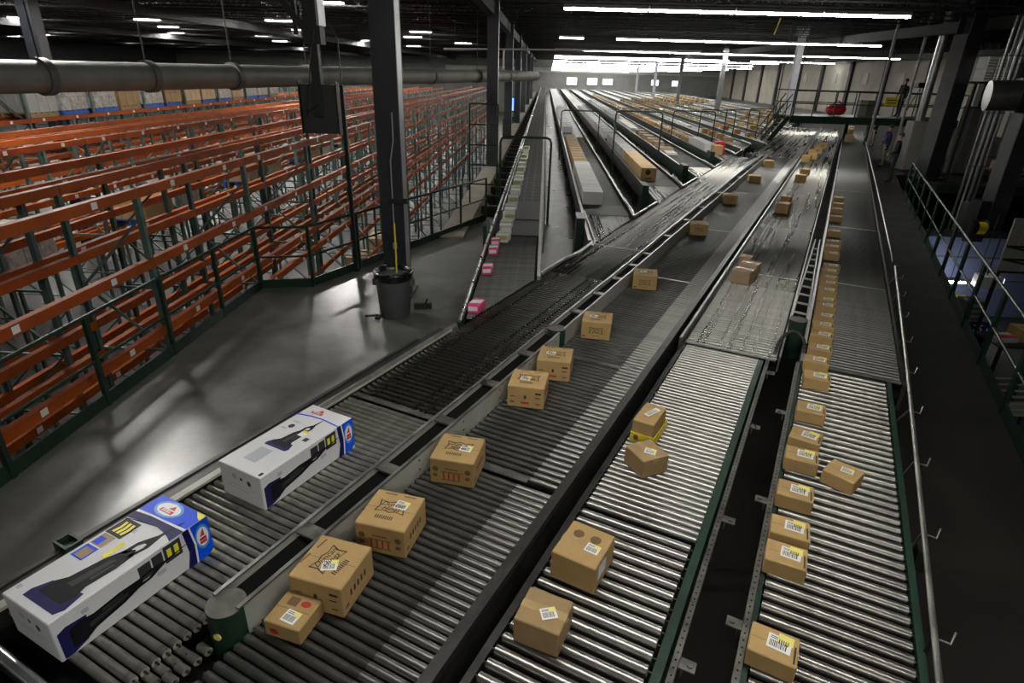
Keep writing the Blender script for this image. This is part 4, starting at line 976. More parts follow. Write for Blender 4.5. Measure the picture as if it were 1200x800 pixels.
# ---- tall white appliance boxes
def vac_box(label, t, w, yaw, vivid):
    W, D, H = 0.405, 0.88, 0.268
    o = thing('appliance_box', label, 'box', tw(t, w, BED), -BT + math.radians(yaw), 'white appliance boxes on the first line')
    MB().cbox(-W / 2, W / 2, -D / 2, D / 2, 0.0005, H, 0.005).build('body', 'white_box', o)
    MT = ['print_blue', 'print_sky', 'print_white', 'print_navy', 'print_black', 'print_dark', 'print_violet', 'print_red', 'print_yellow', 'print_tan', 'print_pale']
    ix = {n: i for i, n in enumerate(MT)}
    m = MB()
    top = (Vector((-W / 2, -D / 2, H + 0.0004)), Vector((W, 0, 0)), Vector((0, D, 0)))           # u left to right, v near to far
    side = (Vector((W / 2 + 0.0004, -D / 2, 0)), Vector((0, D, 0)), Vector((0, 0, H)))          # u near to far, v up
    front = (Vector((-W / 2, -D / 2 - 0.0004, 0)), Vector((W, 0, 0)), Vector((0, 0, H)))
    def P(face, poly, mn, lay=0): m.plate(face[0], face[1], face[2], poly, 0.0004, ix[mn], lay * 0.0004)
    def R(face, u0, u1, v0, v1, mn, lay=0): P(face, [(u0, v0), (u1, v0), (u1, v1), (u0, v1)], mn, lay)
    def E(face, cu, cv, ru, rv, mn, lay=0, n=20): P(face, [(cu + ru * math.cos(2 * PI * i / n), cv + rv * math.sin(2 * PI * i / n)) for i in range(n)], mn, lay)
    def cleaner(face, f, swap):
        """upright cleaner silhouette; f maps (along, across) to face coordinates"""
        def Q(pts, mn, lay=1): P(face, [f(a, b) for a, b in pts], mn, lay)
        Q([(0, -0.95), (0.06, -1.05), (0.17, -0.9), (0.20, 0.8), (0.06, 1.0), (0, 0.85)], 'print_violet')
        Q([(0.07, -0.75), (0.17, -0.85), (0.24, -0.62), (0.46, -0.62), (0.58, -0.42), (0.63, 0.0), (0.58, 0.36), (0.44, 0.52), (0.24, 0.50), (0.16, 0.7), (0.07, 0.6)], 'print_black', 2)
        Q([(0.20, -0.30), (0.48, -0.26), (0.50, 0.0), (0.20, 0.05)], 'print_dark', 3)
        Q([(0.30, 0.12), (0.46, 0.12), (0.46, 0.26), (0.30, 0.30)], 'print_dark', 3)
        Q([(0.54, -0.40), (0.68, -0.50), (0.80, -0.14), (0.72, -0.04), (0.66, -0.24), (0.56, -0.12)], 'print_black', 2)
        Q([(0.54, 0.30), (0.68, 0.44), (0.80, 0.18), (0.72, 0.04), (0.66, 0.20), (0.56, 0.08)], 'print_black', 2)
        Q([(0.70, -0.18), (0.80, -0.12), (1.0, -0.02), (1.0, 0.06), (0.80, 0.16), (0.70, 0.18)], 'print_black', 3)
    arc = [(i / 10, 0.735 - 0.05 * (1 - (2 * i / 10 - 1) ** 2) * -1) for i in range(11)]
    if vivid:
        cleaner(top, lambda a, b: (0.60 + 0.24 * a + 0.36 * b * (1 - 0.5 * a), 0.05 + 0.84 * a), 0)
        R(top, 0.06, 0.30, 0.36, 0.47, 'print_blue', 1); R(top, 0.10, 0.28, 0.37, 0.45, 'print_tan', 2)
        R(top, 0.06, 0.30, 0.48, 0.58, 'print_tan', 1); R(top, 0.08, 0.20, 0.49, 0.55, 'print_blue', 2)
        R(top, 0.03, 0.36, 0.585, 0.735, 'print_dark', 1)
        for k in range(3): P(top, [(0.10 + k * 0.08, 0.61), (0.15 + k * 0.08, 0.61), (0.17 + k * 0.08, 0.66), (0.15 + k * 0.08, 0.71), (0.10 + k * 0.08, 0.71), (0.12 + k * 0.08, 0.66)], 'print_yellow', 2)
        P(top, [(0, 0.73)] + [(u, v - 0.012) for u, v in arc] + [(1, 0.80), (0, 0.80)][:1], 'print_navy', 1)
        P(top, [(0, 0.74), (0.3, 0.765), (0.6, 0.77), (1, 0.74), (1, 0.84), (0.6, 0.83), (0.3, 0.83), (0, 0.82)], 'print_navy', 2)
        P(top, [(0, 0.82), (0.3, 0.83), (0.6, 0.83), (1, 0.84), (1, 1), (0, 1)], 'print_blue', 3)
        P(top, [(0, 0.805), (0.3, 0.82), (0.6, 0.822), (1, 0.825), (1, 0.845), (0.6, 0.838), (0.3, 0.835), (0, 0.825)], 'print_white', 4)
        P(top, [(0.80, 1), (1, 1), (1, 0.94), (0.93, 0.955)], 'print_yellow', 4)
        E(top, 0.40, 0.92, 0.27, 0.072, 'print_sky', 4); E(top, 0.40, 0.92, 0.22, 0.055, 'print_white', 5)
        lu, lv = 0.40, 0.92
        R(top, 0.04, 0.11, 0.06, 0.09, 'print_pale', 1); R(top, 0.30, 0.42, 0.66, 0.69, 'print_pale', 1)
        R(top, 0.46, 0.54, 0.44, 0.58, 'print_yellow', 4)
    else:
        cleaner(top, lambda a, b: (0.52 + 0.10 * a + 0.27 * b * (1 - 0.5 * a), 0.34 + 0.50 * a), 0)
        R(top, 0.30, 0.58, 0.12, 0.30, 'print_pale', 1); R(top, 0.14, 0.30, 0.70, 0.72, 'print_pale', 1); R(top, 0.10, 0.22, 0.58, 0.60, 'print_pale', 1)
        E(top, 0.24, 0.64, 0.06, 0.03, 'print_dark', 1); R(top, 0.76, 0.86, 0.52, 0.57, 'print_dark', 1); R(top, 0.9, 0.96, 0.02, 0.06, 'print_dark', 1)
        R(top, 0.56, 0.70, 0.56, 0.61, 'print_white', 5); R(top, 0.56, 0.70, 0.61, 0.64, 'print_yellow', 5)
        P(top, [(0, 0.80), (0.3, 0.832), (0.6, 0.84), (1, 0.82), (1, 0.835), (0.6, 0.855), (0.3, 0.847), (0, 0.815)], 'print_blue', 2)
        lu, lv = 0.33, 0.915
    # side panel
    cleaner(side, lambda a, b: (0.02 + 0.80 * a, 0.36 + 0.30 * a + 0.34 * b * (1 - 0.42 * a)), 1)
    R(side, 0.50, 0.58, 0.52, 0.88, 'print_dark', 1); R(side, 0.59, 0.66, 0.58, 0.90, 'print_dark', 1); R(side, 0.67, 0.79, 0.52, 0.95, 'print_dark', 1)
    for k in range(2): R(side, 0.69 + 0.05 * k, 0.72 + 0.05 * k, 0.60, 0.85, 'print_yellow', 2)
    R(side, 0.16, 0.20, 0.72, 0.82, 'print_pale', 1); R(side, 0.60, 0.66, 0.36, 0.46, 'print_pale', 1)
    P(side, [(0.80, 0), (0.83, 0.4), (0.81, 1), (0.90, 1), (0.89, 0.5), (0.88, 0)], 'print_navy', 2)
    P(side, [(0.875, 0), (0.885, 0.5), (0.865, 1), (1, 1), (1, 0)], 'print_blue', 3)
    P(side, [(0.865, 0), (0.875, 0.5), (0.855, 1), (0.868, 1), (0.888, 0.5), (0.878, 0)], 'print_white', 4)
    E(side, 0.94, 0.58, 0.052, 0.33, 'print_sky', 4); E(side, 0.94, 0.58, 0.042, 0.25, 'print_white', 5)
    P(side, [(0.965, 0), (1, 0), (1, 0.10)], 'print_yellow', 4)
    P(side, [(0.92, 0.60), (0.955, 0.60), (0.950, 0.80)], 'print_red', 6); R(side, 0.915, 0.965, 0.40, 0.56, 'print_red', 6)
    # near end panel: three small marks and lines
    E(front, 0.36, 0.72, 0.055, 0.085, 'print_pale', 1); E(front, 0.52, 0.70, 0.03, 0.05, 'print_dark', 1); E(front, 0.70, 0.66, 0.045, 0.08, 'print_dark', 1)
    R(front, 0.18, 0.82, 0.46, 0.48, 'print_pale', 1); R(front, 0.14, 0.70, 0.36, 0.38, 'print_pale', 1)
    P(top, [(lu - 0.02, lv + 0.005), (lu + 0.11, lv + 0.005), (lu + 0.05, lv + 0.042)], 'print_red', 6)
    R(top, lu - 0.13, lu + 0.13, lv - 0.034, lv - 0.004, 'print_red', 6)
    m.build('printed_artwork', MT, o)
    lettering('logo_text', 'BISSELL', 0.024, 'print_white', o, (-W / 2 + lu * W, -D / 2 + (lv - 0.019) * D, H + 0.0034), (1, 0, 0), (0, 1, 0), 0, 0.0004)
    lettering('logo_text', 'BISSELL', 0.011, 'print_white', o, (W / 2 + 0.0034, -D / 2 + 0.94 * D, 0.48 * H), (0, 1, 0), (0, 0, 1))
    return o
vac_box('tall white appliance box with a vivid blue end, nearest at the lower left', 1.240, -3.085, 0.7, True)
vac_box('tall white appliance box with a mostly white top, second on the first line', 2.530, -3.10, -0.4, False)

# ---- pink packets and pale packets on lane 0
def packet(label, x, y, rz, L, Wd, H, m, band, group, z=BED):
    o = thing('packet', label, 'packet', (x, y, z), rz, group)
    MB().cbox(-Wd / 2, Wd / 2, -L / 2, L / 2, 0.0005, H, 0.012).build('wrapper', m, o)
    b = MB(); b.plate((0, 0, H + 0.0003), (1, 0, 0), (0, 1, 0), [(-Wd * 0.46, -L * 0.30), (Wd * 0.46, -L * 0.12), (Wd * 0.46, L * 0.34), (-Wd * 0.46, L * 0.16)], 0.0006)
    b.plate((0, -L / 2 - 0.0003, 0), (1, 0, 0), (0, 0, 1), [(-Wd * 0.4, H * 0.3), (Wd * 0.4, H * 0.4), (Wd * 0.4, H * 0.85), (-Wd * 0.4, H * 0.8)], 0.0006)
    b.build('printed_band', band, o)
for k, (u, v, rz) in enumerate(((554, 367, -0.25), (570, 322, 0.0), (577.5, 299, 0.0), (580, 289, 0.0))):
    p = at(u, v, z=BED)
    packet(('pink and white packet nearest at the mouth of the dark belt lane', 'single pink and white packet second from the lane mouth', 'nearer of two touching pink packets on the roller mouth', 'farther of two touching pink packets on the roller mouth')[k],
           max(p.x, -0.74), p.y + 0.10, rz, 0.26 if k != 3 else 0.2, 0.15, 0.12, 'pink', 'label_white', 'pink packets on the dark belt lane')
q = [(582, 282), (585, 272), (590, 266), (589, 257), (596, 252), (592, 246), (594, 237), (600, 228), (596, 224), (598, 216), (604, 211), (600, 207), (602, 200), (604, 195), (605, 190), (606, 185), (608, 180), (609, 175)]
lasty = 0
for k, (u, v) in enumerate(q):
    p = at(u, v, z=BED + 0.02); yy = max(p.y, lasty + 0.42); lasty = yy
    packet('%s pale green and white packet from the pink ones on the dark belt lane' % ORD[k], min(max(p.x, -0.62), -0.45), yy, 0.08 * ((k * 3) % 5 - 2), 0.26, 0.22, 0.15, 'white_carton', 'pale_green' if k % 3 != 1 else 'label_white', 'pale packets on the dark belt lane', BED + 0.021 if yy < 13.9 else BED + 0.006)

# ---- cartons on the picking lanes
FAR = MB(); FAR_M = ['white_carton', 'cardboard', 'cardboard_pale', 'grey_carton']
def row(k, off, y0, n, W, D, H, m, label, group, gap=0.012, jit=0.0, z=BED, art=None, first=None):
    """a run of alike cartons on lane k, copies of one; y0 measured along the hall"""
    me = MB().cbox(-W / 2, W / 2, -D / 2, D / 2, 0.004, H, 0.008).mesh('carton', m)
    tp = MB().box(-W / 2 + 0.01, W / 2 - 0.01, -0.02, 0.02, H, H + 0.001).mesh('packing_tape', 'tape' if art in (None, 'none') else art)
    r = random.Random(k * 31 + n); y = y0
    if group.startswith('far '):
        for i in range(n):
            x = LANE_X[k] + off; FAR.cbox(x - W / 2, x + W / 2, y, y + D, z + 0.004, z + H, 0.008, FAR_M.index(m)); y += D + gap * (1 + r.random())
        return y
    for i in range(n):
        o = link('carton', me, None, (LANE_X[k] + off + (r.random() - 0.5) * jit, y + D / 2, z), (r.random() - 0.5) * jit * 2)
        tag(o, first if (first and i == 0) else label + ', %s along' % ORD[i], 'box', group)
        if art != 'none': link('packing_tape', tp, o)
        y += D + gap + (r.random() * gap * 1.0)
    return y
y = row(1, 0.27, at(692, 240, z=BED).y, 8, 0.46, 0.62, 0.30, 'white_carton', 'white carton in the tight row on the first picking lane', 'white cartons on the first picking lane', art='grey_carton', first='white carton at the front of the first picking lane')
y = row(1, 0.27, y + 0.1, 12, 0.44, 0.72, 0.26, 'cardboard_dark', 'brown carton with a white strip on the first picking lane', 'brown cartons on the first picking lane', art='label_white')
y = row(1, 0.27, y + 4, 14, 0.5, 1.1, 0.3, 'white_carton', 'far white carton on the first picking lane', 'far white cartons on the first picking lane', 0.3)
ya = at(757, 212, z=BED).y
y = row(2, 0.27, ya, 9, 0.44, 0.45, 0.36, 'cardboard', 'brown carton in the tight row on the second picking lane', 'brown cartons on the second picking lane', first='brown carton with a round dark mark at the front of the second picking lane')
f = [o for o in bpy.data.objects if o.get('label') == 'brown carton with a round dark mark at the front of the second picking lane'][0]
MB().cyl((-0.02, -0.2255, 0.24), (-0.02, -0.2275, 0.24), 0.075, 16).build('round_mark', 'ink', f)
MB().box(-0.10, 0.10, -0.2265, -0.2255, 0.05, 0.09).build('printed_text', 'ink_brown', f)
y = row(2, 0.27, y + 0.05, 12, 0.42, 0.5, 0.36, 'grey_carton', 'pale grey carton in the row on the second picking lane', 'grey cartons on the second picking lane', art='white_carton')
y = row(2, 0.27, y + 1.5, 18, 0.46, 1.0, 0.34, 'white_carton', 'far white carton on the second picking lane', 'far white cartons on the second picking lane', 0.25)
ya = at(806, 185, z=BED).y
y = row(3, 0.30, ya + 0.6, 1, 0.40, 0.7, 0.10, 'white_carton', '', '', first='flat white carton at the front of the third picking lane', art='none')
y = row(3, 0.32, y + 0.5, 1, 0.55, 0.7, 0.14, 'cardboard_pale', '', '', first='flat brown carton just behind the flat white one on the third picking lane')
y = row(3, 0.28, y + 0.8, 5, 0.42, 0.6, 0.22, 'cardboard_pale', 'brown carton spaced out on the third picking lane', 'brown cartons on the third picking lane', 0.5, 0.06)
y = row(3, 0.26, y + 0.3, 8, 0.40, 0.8, 0.16, 'white_carton', 'flat pale carton in the run on the third picking lane', 'pale cartons on the third picking lane', 0.05, art='pale_green')
y = row(3, 0.30, y + 3, 14, 0.5, 1.0, 0.3, 'white_carton', 'far white carton on the third picking lane', 'far white cartons on the third picking lane', 0.5)
ya = at(838, 180, z=BED).y
row(4, 0.30, ya - 0.6, 1, 0.34, 0.5, 0.36, 'cardboard', '', '', first='brown carton with a yellow sticker at the front of the fourth picking lane', art='label_yellow')
row(4, 0.62, ya + 0.3, 1, 0.34, 0.55, 0.42, 'red_box', '', '', first='bright red carton near the front of the fourth picking lane', art='label_white')
y = row(4, 0.22, ya + 0.4, 4, 0.42, 0.7, 0.34, 'white_carton', 'white carton behind the red one on the fourth picking lane', 'white cartons on the fourth picking lane', art='red_box')
y = row(4, 0.28, y + 0.1, 34, 0.40, 0.55, 0.22, 'cardboard', 'brown carton in the long run on the fourth picking lane', 'brown cartons on the fourth picking lane', 0.10, 0.08)
y = row(4, 0.28, y + 2, 20, 0.42, 1.0, 0.22, 'cardboard_pale', 'far brown carton on the fourth picking lane', 'far brown cartons on the fourth picking lane', 0.5)
for k in range(5, 12):
    yl = wline(LANE_X[k], -3.5 if k <= 5 else -2.95) + 3.0
    y = row(k, 0.30, yl, 4, 0.36, 0.42, 0.25, 'cardboard', 'brown carton spaced along the %s picking lane' % names[k], 'brown cartons on the %s picking lane' % names[k], 1.0, 0.1)
    y = row(k, 0.30, y + 2.0, 14, 0.34, 0.6, 0.14, 'white_carton' if k % 2 else 'cardboard_pale', 'carton in the run on the %s picking lane' % names[k], 'carton run on the %s picking lane' % names[k], 0.25, 0.1)
    y = row(k, 0.30, y + 3.0, 8, 0.42, 0.7, 0.26, 'cardboard_pale' if k % 2 else 'cardboard', 'far carton on the %s picking lane' % names[k], 'far cartons on the %s picking lane' % names[k], 1.2, 0.1)

fo = FAR.build('far_carton_rows', FAR_M); tag(fo, 'distant rows of white and brown cartons at the far ends of the picking lanes', 'boxes', kind='stuff')

# ================================================================== BIN, BROOM, HANGING PANEL
t = thing('waste_bin', 'grey round waste bin with a black liner in front of the dark column', 'bin', (-2.17, 8.52, 0))
MB().lathe([(0.215, 0.0), (0.225, 0.01), (0.275, 0.64), (0.275, 0.66)], n=32).build('bin_body', 'can_grey', t)
MB().lathe([(0.272, 0.60), (0.292, 0.62), (0.300, 0.70), (0.292, 0.735), (0.255, 0.735), (0.245, 0.62), (0.24, 0.40), (0.20, 0.38)], n=32, closed=False).build('liner_bag', 'bag_black', t)
MB().cyl((0, 0, 0.40), (0, 0, 0.41), 0.24, 24).build('liner_bottom', 'bag_black', t)
for s in (-1, 1):
    MB().box(s * 0.28 - 0.03, s * 0.28 + 0.03, -0.06, 0.06, 0.50, 0.60).build('handle', 'can_grey', t)
t = thing('floor_brush', 'black floor brush head lying right of the waste bin', 'brush', (-1.80, 8.82, 0))
MB().bar((-0.14, 0, 0.05), (0.14, 0.05, 0.05), 0.06, 0.09).build('brush_head', 'black_steel', t)
MB().tube([(0.04, 0.0, 0.08), (0.08, -0.02, 0.18)], 0.016, 8).build('socket', 'black_steel', t)
t = thing('mop_stick', 'thin yellow stick standing in the waste bin', 'stick', (-2.13, 8.56, 0.411))
MB().tube([(0, 0, 0), (-0.02, 0.12, 0.55), (-0.03, 0.16, 0.98)], 0.013, 8).build('stick', 'yellow_plastic', t)
t = thing('dust_pan', 'black dustpan handle poking out left of the waste bin', 'dustpan', (-2.50, 8.36, 0))
MB().bar((-0.10, 0, 0.03), (0.10, 0.02, 0.05), 0.03, 0.03).build('handle', 'black_steel', t)
MB().box(0.06, 0.12, -0.05, 0.09, 0.0, 0.03).build('pan', 'black_steel', t)
t = thing('conduit', 'thin pale conduit running down the dark column', 'pipe', (-2.33, 9.38, 0.0))
MB().tube([(0, 0, 0.9), (0.0, 0, 2.2), (0.06, 0, 2.5), (0.06, 0, 2.9)], 0.012, 6).build('pipe', 'conduit', t)
MB().box(-0.03, 0.03, -0.02, 0.02, 0.82, 0.92).build('box', 'conduit', t)

a, b = at(351, 98, y=8), at(399, 157, y=8)
t = thing('hanging_board', 'dark hanging panel on a ceiling bracket left of the thick column', 'panel', ((a.x + b.x) / 2, 8, b.z))
w, h = (b.x - a.x) / 2, a.z - b.z
pn = MB().cbox(-w, w, -0.03, 0.05, 0, h, 0.012).build('panel', 'panel_dark', t)
MB().box(-w - 0.012, -w, -0.05, 0.06, -0.01, h + 0.03).build('edge_trim', 'black_steel', pn); MB().box(w, w + 0.012, -0.05, 0.06, -0.01, h + 0.03).build('edge_trim', 'black_steel', pn)
MB().box(-0.055, 0.055, -0.06, -0.03, h * 0.35, h * 0.9).build('mount_plate', 'black_steel', t)
MB().box(-w * 0.85, -w * 0.65, -0.07, -0.03, h * 0.35, h * 0.5).build('junction_box', 'black_steel', t)
MB().box(-0.055, 0.055, -0.05, 0.05, h * 0.8, h + 0.55).build('mast', 'black_steel', t)
MB().box(-0.10, 0.12, -0.09, 0.09, h + 0.45, h + 0.65).build('swivel', 'black_steel', t)
MB().box(-0.06, 0.10, -0.10, 0.10, h + 0.60, h + 2.4).build('drop_bracket', 'black_steel', t)
MB().box(0.10, 0.13, -0.12, 0.12, h + 0.65, h + 2.4).build('bracket_plate', 'bracket_zinc', t)
MB().bar((-0.05, 0, h + 0.55), (-0.75, 0, h + 1.45), 0.07, 0.07).build('brace_arm', 'black_steel', t)
MB().bar((-0.20, 0, h + 0.55), (-0.20, 0, h + 2.4), 0.05, 0.05).build('brace_arm', 'black_steel', t)
MB().tube([(0.0, -0.08, h * 0.6), (-0.12, -0.09, h * 0.45), (-0.05, -0.08, h + 0.2), (0.05, -0.1, h + 0.6)], 0.008, 6).build('cable', 'black_steel', t)

# ================================================================== RAISED PLATFORM AND STAIRS
PY = 31.0; pz = at(980, 137, y=PY).z
xa, xb = at(926, 140, y=PY).x, at(1128, 140, y=PY).x
t = thing('platform', 'dark green raised platform with railing over the far end of the lines', 'platform', (xa, PY, 0))
W = xb - xa
MB().box(0, W, 0, 0.12, pz - 0.32, pz).build('edge_beam', 'green_paint', t); MB().box(0, W, 2.4, 2.52, pz - 0.32, pz).build('edge_beam', 'green_paint', t)
MB().box(0, W, 0.12, 2.4, pz - 0.06, pz).build('deck', 'rail_dark', t)
for x in (0.1,):
    for yy in (0.06, 2.46): MB().cyl((x, yy, pz), (x, yy, 6.5), 0.03, 8).build('hanger_rod', 'green_paint', t)
for x in (W * 0.48, W - 0.1):
    for yy in (0.06, 2.46): MB().box(x - 0.09, x + 0.09, yy - 0.09, yy + 0.09, 0, pz - 0.32).build('post', 'green_paint', t)
for zz in (0.55, 1.1): MB().tube([(0, 0.06, pz + zz), (W, 0.06, pz + zz)], 0.028, 6).build('hand_rail', 'green_paint', t); MB().tube([(0, 2.46, pz + zz), (W, 2.46, pz + zz)], 0.028, 6).build('hand_rail', 'green_paint', t)
for k in range(9):
    for yy in (0.06, 2.46): MB().cyl((k * W / 8, yy, pz), (k * W / 8, yy, pz + 1.1), 0.028, 6).build('baluster', 'green_paint', t)
st = thing('stairs', 'dark green stairs leading down left from the raised platform', 'stairs', (xa, PY + 0.3, 0))
n = 9; run = 1.15
for k in range(n): MB().box(-run * (k + 1) / n, -run * k / n + 0.03, 0, 0.9, pz * (1 - (k + 1) / (n + 1)) - 0.03, pz * (1 - (k + 1) / (n + 1))).build('tread', 'rail_dark', st)
for yy in (0, 0.9):
    MB().bar((0, yy, pz - 0.1), (-run, yy, 0.1), 0.05, 0.22).build('stringer', 'green_paint', st)
    for zz in (0.5, 0.95): MB().tube([(0, yy, pz + zz), (-run, yy, zz + 0.1)], 0.028, 6).build('hand_rail', 'green_paint', st)
    for f in (0.15, 0.55, 0.95): MB().cyl((-run * f, yy, pz * (1 - f)), (-run * f, yy, pz * (1 - f) + 1.0), 0.025, 6).build('baluster', 'green_paint', st)

def pbox(u0, u1, v0, v1, y):
    a, b = at((u0 + u1) / 2, v1, y=y), at((u0 + u1) / 2, v0, y=y)
    x0, x1 = at(u0, v1, y=y).x, at(u1, v1, y=y).x
    return x0, x1, a.z, b.z
# things on the platform
x0, x1, z0, z1 = pbox(970, 990, 112, 126, 32)
t = thing('duffel_bag', 'dark red bag lying on the raised platform behind its railing', 'bag', ((x0 + x1) / 2, 32, pz))
MB().tube([(-0.42, 0, 0.26), (-0.30, 0, 0.28), (0.30, 0, 0.28), (0.42, 0, 0.26)], [0.16, 0.26, 0.26, 0.16], 12).build('bag_body', 'red_box', t)
MB().tube([(-0.2, 0, 0.5), (-0.1, 0, 0.68), (0.1, 0, 0.68), (0.2, 0, 0.5)], 0.02, 6).build('handle', 'black_steel', t)
x0, x1, z0, z1 = pbox(1008, 1024, 113, 127, 32)
t = thing('control_cabinet', 'grey control cabinet on the raised platform', 'cabinet', ((x0 + x1) / 2, 32.2, pz))
MB().cbox(-0.36, 0.36, -0.2, 0.2, 0, 0.75, 0.01).build('body', 'column_grey', t); MB().box(-0.33, -0.02, -0.215, -0.2, 0.03, 0.72).build('door', 'white_panel', t); MB().box(0.02, 0.33, -0.215, -0.2, 0.03, 0.72).build('door', 'column_grey', t)
x0, x1, z0, z1 = pbox(1037, 1050, 116, 124, PY - 0.06)
t = thing('warning_sign', 'blank-looking yellow sign hung on the platform railing', 'sign', ((x0 + x1) / 2, PY - 0.03, z0))
MB().cbox(-0.30, 0.30, -0.02, 0.01, 0, 0.36, 0.01).build('sign_plate', 'yellow_plastic', t)
MB().box(-0.22, 0.22, -0.023, -0.02, 0.22, 0.26).box(-0.22, 0.22, -0.023, -0.02, 0.10, 0.14).build('printed_text', 'ink', t)
tp = at(1072, 126, y=32.2)
t = thing('camera_tripod', 'black camera tripod with a small blue screen on the raised platform', 'tripod', (tp.x, 32.2, pz))
for a in (0.5, 2.6, 4.7): MB().cyl((0.4 * math.cos(a), 0.4 * math.sin(a), 0), (0, 0, 1.35), 0.02, 6).build('leg', 'black_steel', t)
MB().cbox(-0.18, 0.18, -0.12, 0.25, 1.36, 1.60, 0.02).build('camera_body', 'black_steel', t)
MB().box(0.20, 0.32, -0.13, -0.11, 1.46, 1.58).build('screen', 'screen_glow', t)

# ================================================================== RIGHT-HAND SERVICE AREA
t = column('steel_column', 'massive dark column right of the standing people', 15.75, 25.9, 0.62, 0.0, 6.4, 'column_dark', 'column_dim', 0.25)
t['label'] = 'massive dark column right of the standing people'
MB().box(-0.36, -0.31, -0.31, 0.31, 0.0, 5.2).build('lit_side_face', 'column_dim', t)  # paler slab paints the lit left face of the dark column
q = at(1072, 150, y=29.2)
t = thing('steel_pipe_column', 'shiny round pipe column left of the massive dark column', 'column', (q.x, 29, 0))
MB().cyl((0, 0, 0.02), (0, 0, 6.3), 0.17, 16).build('shaft', 'duct_steel', t); MB().cyl((0, 0, 0), (0, 0, 0.02), 0.25, 16).build('base_plate', 'column_grey', t)
for k, (u, lb) in enumerate(((1024, 'thin pale post left of the people under the platform'), (1058, 'thin pale post beside the camera tripod'))):
    q = at(u, 140, y=30.4); t = thing('support_post', lb, 'post', (q.x, 30.4, 0))
    MB().cyl((0, 0, 0.01), (0, 0, 6.3), 0.06, 10).build('shaft', 'column_pale', t); MB().box(-0.12, 0.12, -0.12, 0.12, 0, 0.01).build('base_plate', 'column_grey', t)
# cream cabinet behind the people
x0, x1, z0, z1 = pbox(1062, 1082, 148, 190, 28.0)
t = thing('cream_cabinet', 'tall cream cabinet behind the man in the dark suit', 'cabinet', ((x0 + x1) / 2, 28.0, 0))
MB().cbox(-0.5, 0.5, 0, 0.6, 0, 2.0, 0.015).build('body', 'white_panel', t); MB().box(-0.46, 0.46, -0.015, 0, 0.05, 1.95).build('door', 'white_panel', t); MB().box(0.36, 0.40, -0.04, -0.015, 0.95, 1.15).build('handle', 'black_steel', t)
# pale panelled wall between columns
x0, x1, z0, z1 = pbox(1104, 1150, 140, 206, 27.5)
t = thing('panel_partition', 'pale panelled partition right of the massive dark column', 'partition', (x0, 27.5, 0))
n = 4; w = (x1 - x0) / n
for k in range(n): MB().cbox(k * w + 0.01, (k + 1) * w - 0.01, 0, 0.06, 0.0, 2.6, 0.006).build('panel', 'white_panel', t)
MB().box(0, x1 - x0, -0.02, 0.08, 2.6, 2.68).build('head_rail', 'column_grey', t)
# deck strip and its railing
mb = MB().box(15.2, 30, 24.2, 27.0, -0.3, -0.012); sl = struct('floor', mb, 'walk_board', 'dark deck strip behind the right walkway', 'floor')
MB().box(15.2, 30, 24.14, 24.2, -0.34, -0.01).build('fascia', 'green_paint', sl)
railing('dark green railing in front of the pale panelled partition', [(16.4, 24.25, -0.01), (23.0, 24.25, -0.01)], 1.4, toe=False)
# vertical pipe bundle
for k, (u, r) in enumerate(((1150, 0.05), (1156, 0.04), (1163, 0.07), (1169, 0.05))):
    q = at(u, 150, y=23.0)
    t = thing('riser_pipe', ('leftmost', 'second', 'thickest', 'rightmost')[k] + ' of the four tall riser pipes right of the pale partition', 'pipe', (q.x, 23.0, -4.0), group='tall riser pipes')
    MB().cyl((0, 0, 0), (0, 0, 9.6), r, 10).build('shaft', 'duct_steel' if k != 1 else 'conduit', t)
    for zz in (4.8, 6.6, 8.4): MB().cyl((0, 0, zz), (0, 0, zz + 0.06), r + 0.02, 10).build('coupling', 'column_grey', t)
# stack of bright white units
x0, x1, z0, z1 = pbox(1150, 1186, 66, 96, 25.0)
k = 0
for i in range(3):
    for j in range(2):
        t = thing('ventilation_unit', ('bottom', 'top')[j] + ' ' + ('left', 'middle', 'right')[i] + ' unit of the bright white stack near the upper right corner', 'unit', (x0 + (i + 0.5) * (x1 - x0) / 3, 25.0, z0 + j * (z1 - z0) / 2), group='bright white units')
        ww, hh = (x1 - x0) / 6 - 0.02, (z1 - z0) / 2 - 0.01
        MB().cbox(-ww, ww, 0, 0.6, 0, hh, 0.02).build('casing', 'white_unit', t)
        for s in range(3): MB().box(-ww * 0.85, ww * 0.85, -0.012, 0.0, hh * (0.2 + 0.22 * s), hh * (0.3 + 0.22 * s)).build('slat', 'white_panel', t)
t = thing('wall_bracket', 'dark shelf frame carrying the bright white units', 'frame', (x0, 25.0, z0))
MB().box(-0.05, x1 - x0 + 0.05, 0, 0.65, -0.08, -0.002).build('shelf', 'column_dark', t)
for x in (0.05, x1 - x0 - 0.05): MB().box(x - 0.04, x + 0.04, 0.3, 0.38, -z0 - 0.01, -0.08).build('post', 'column_dark', t)
x0, x1, z0, z1 = pbox(1191, 1216, 62, 92, 25.0)
t = thing('ventilation_unit', 'white panel unit cut off by the right edge near the top', 'unit', ((x0 + x1) / 2, 25.6, 0))
MB().cbox(-0.45, 0.45, 0, 0.3, z0, z1, 0.02).build('casing', 'white_unit', t)
for x in (-0.4, 0.4): MB().box(x - 0.03, x + 0.03, 0.1, 0.2, 0, z0).build('post', 'column_dark', t)
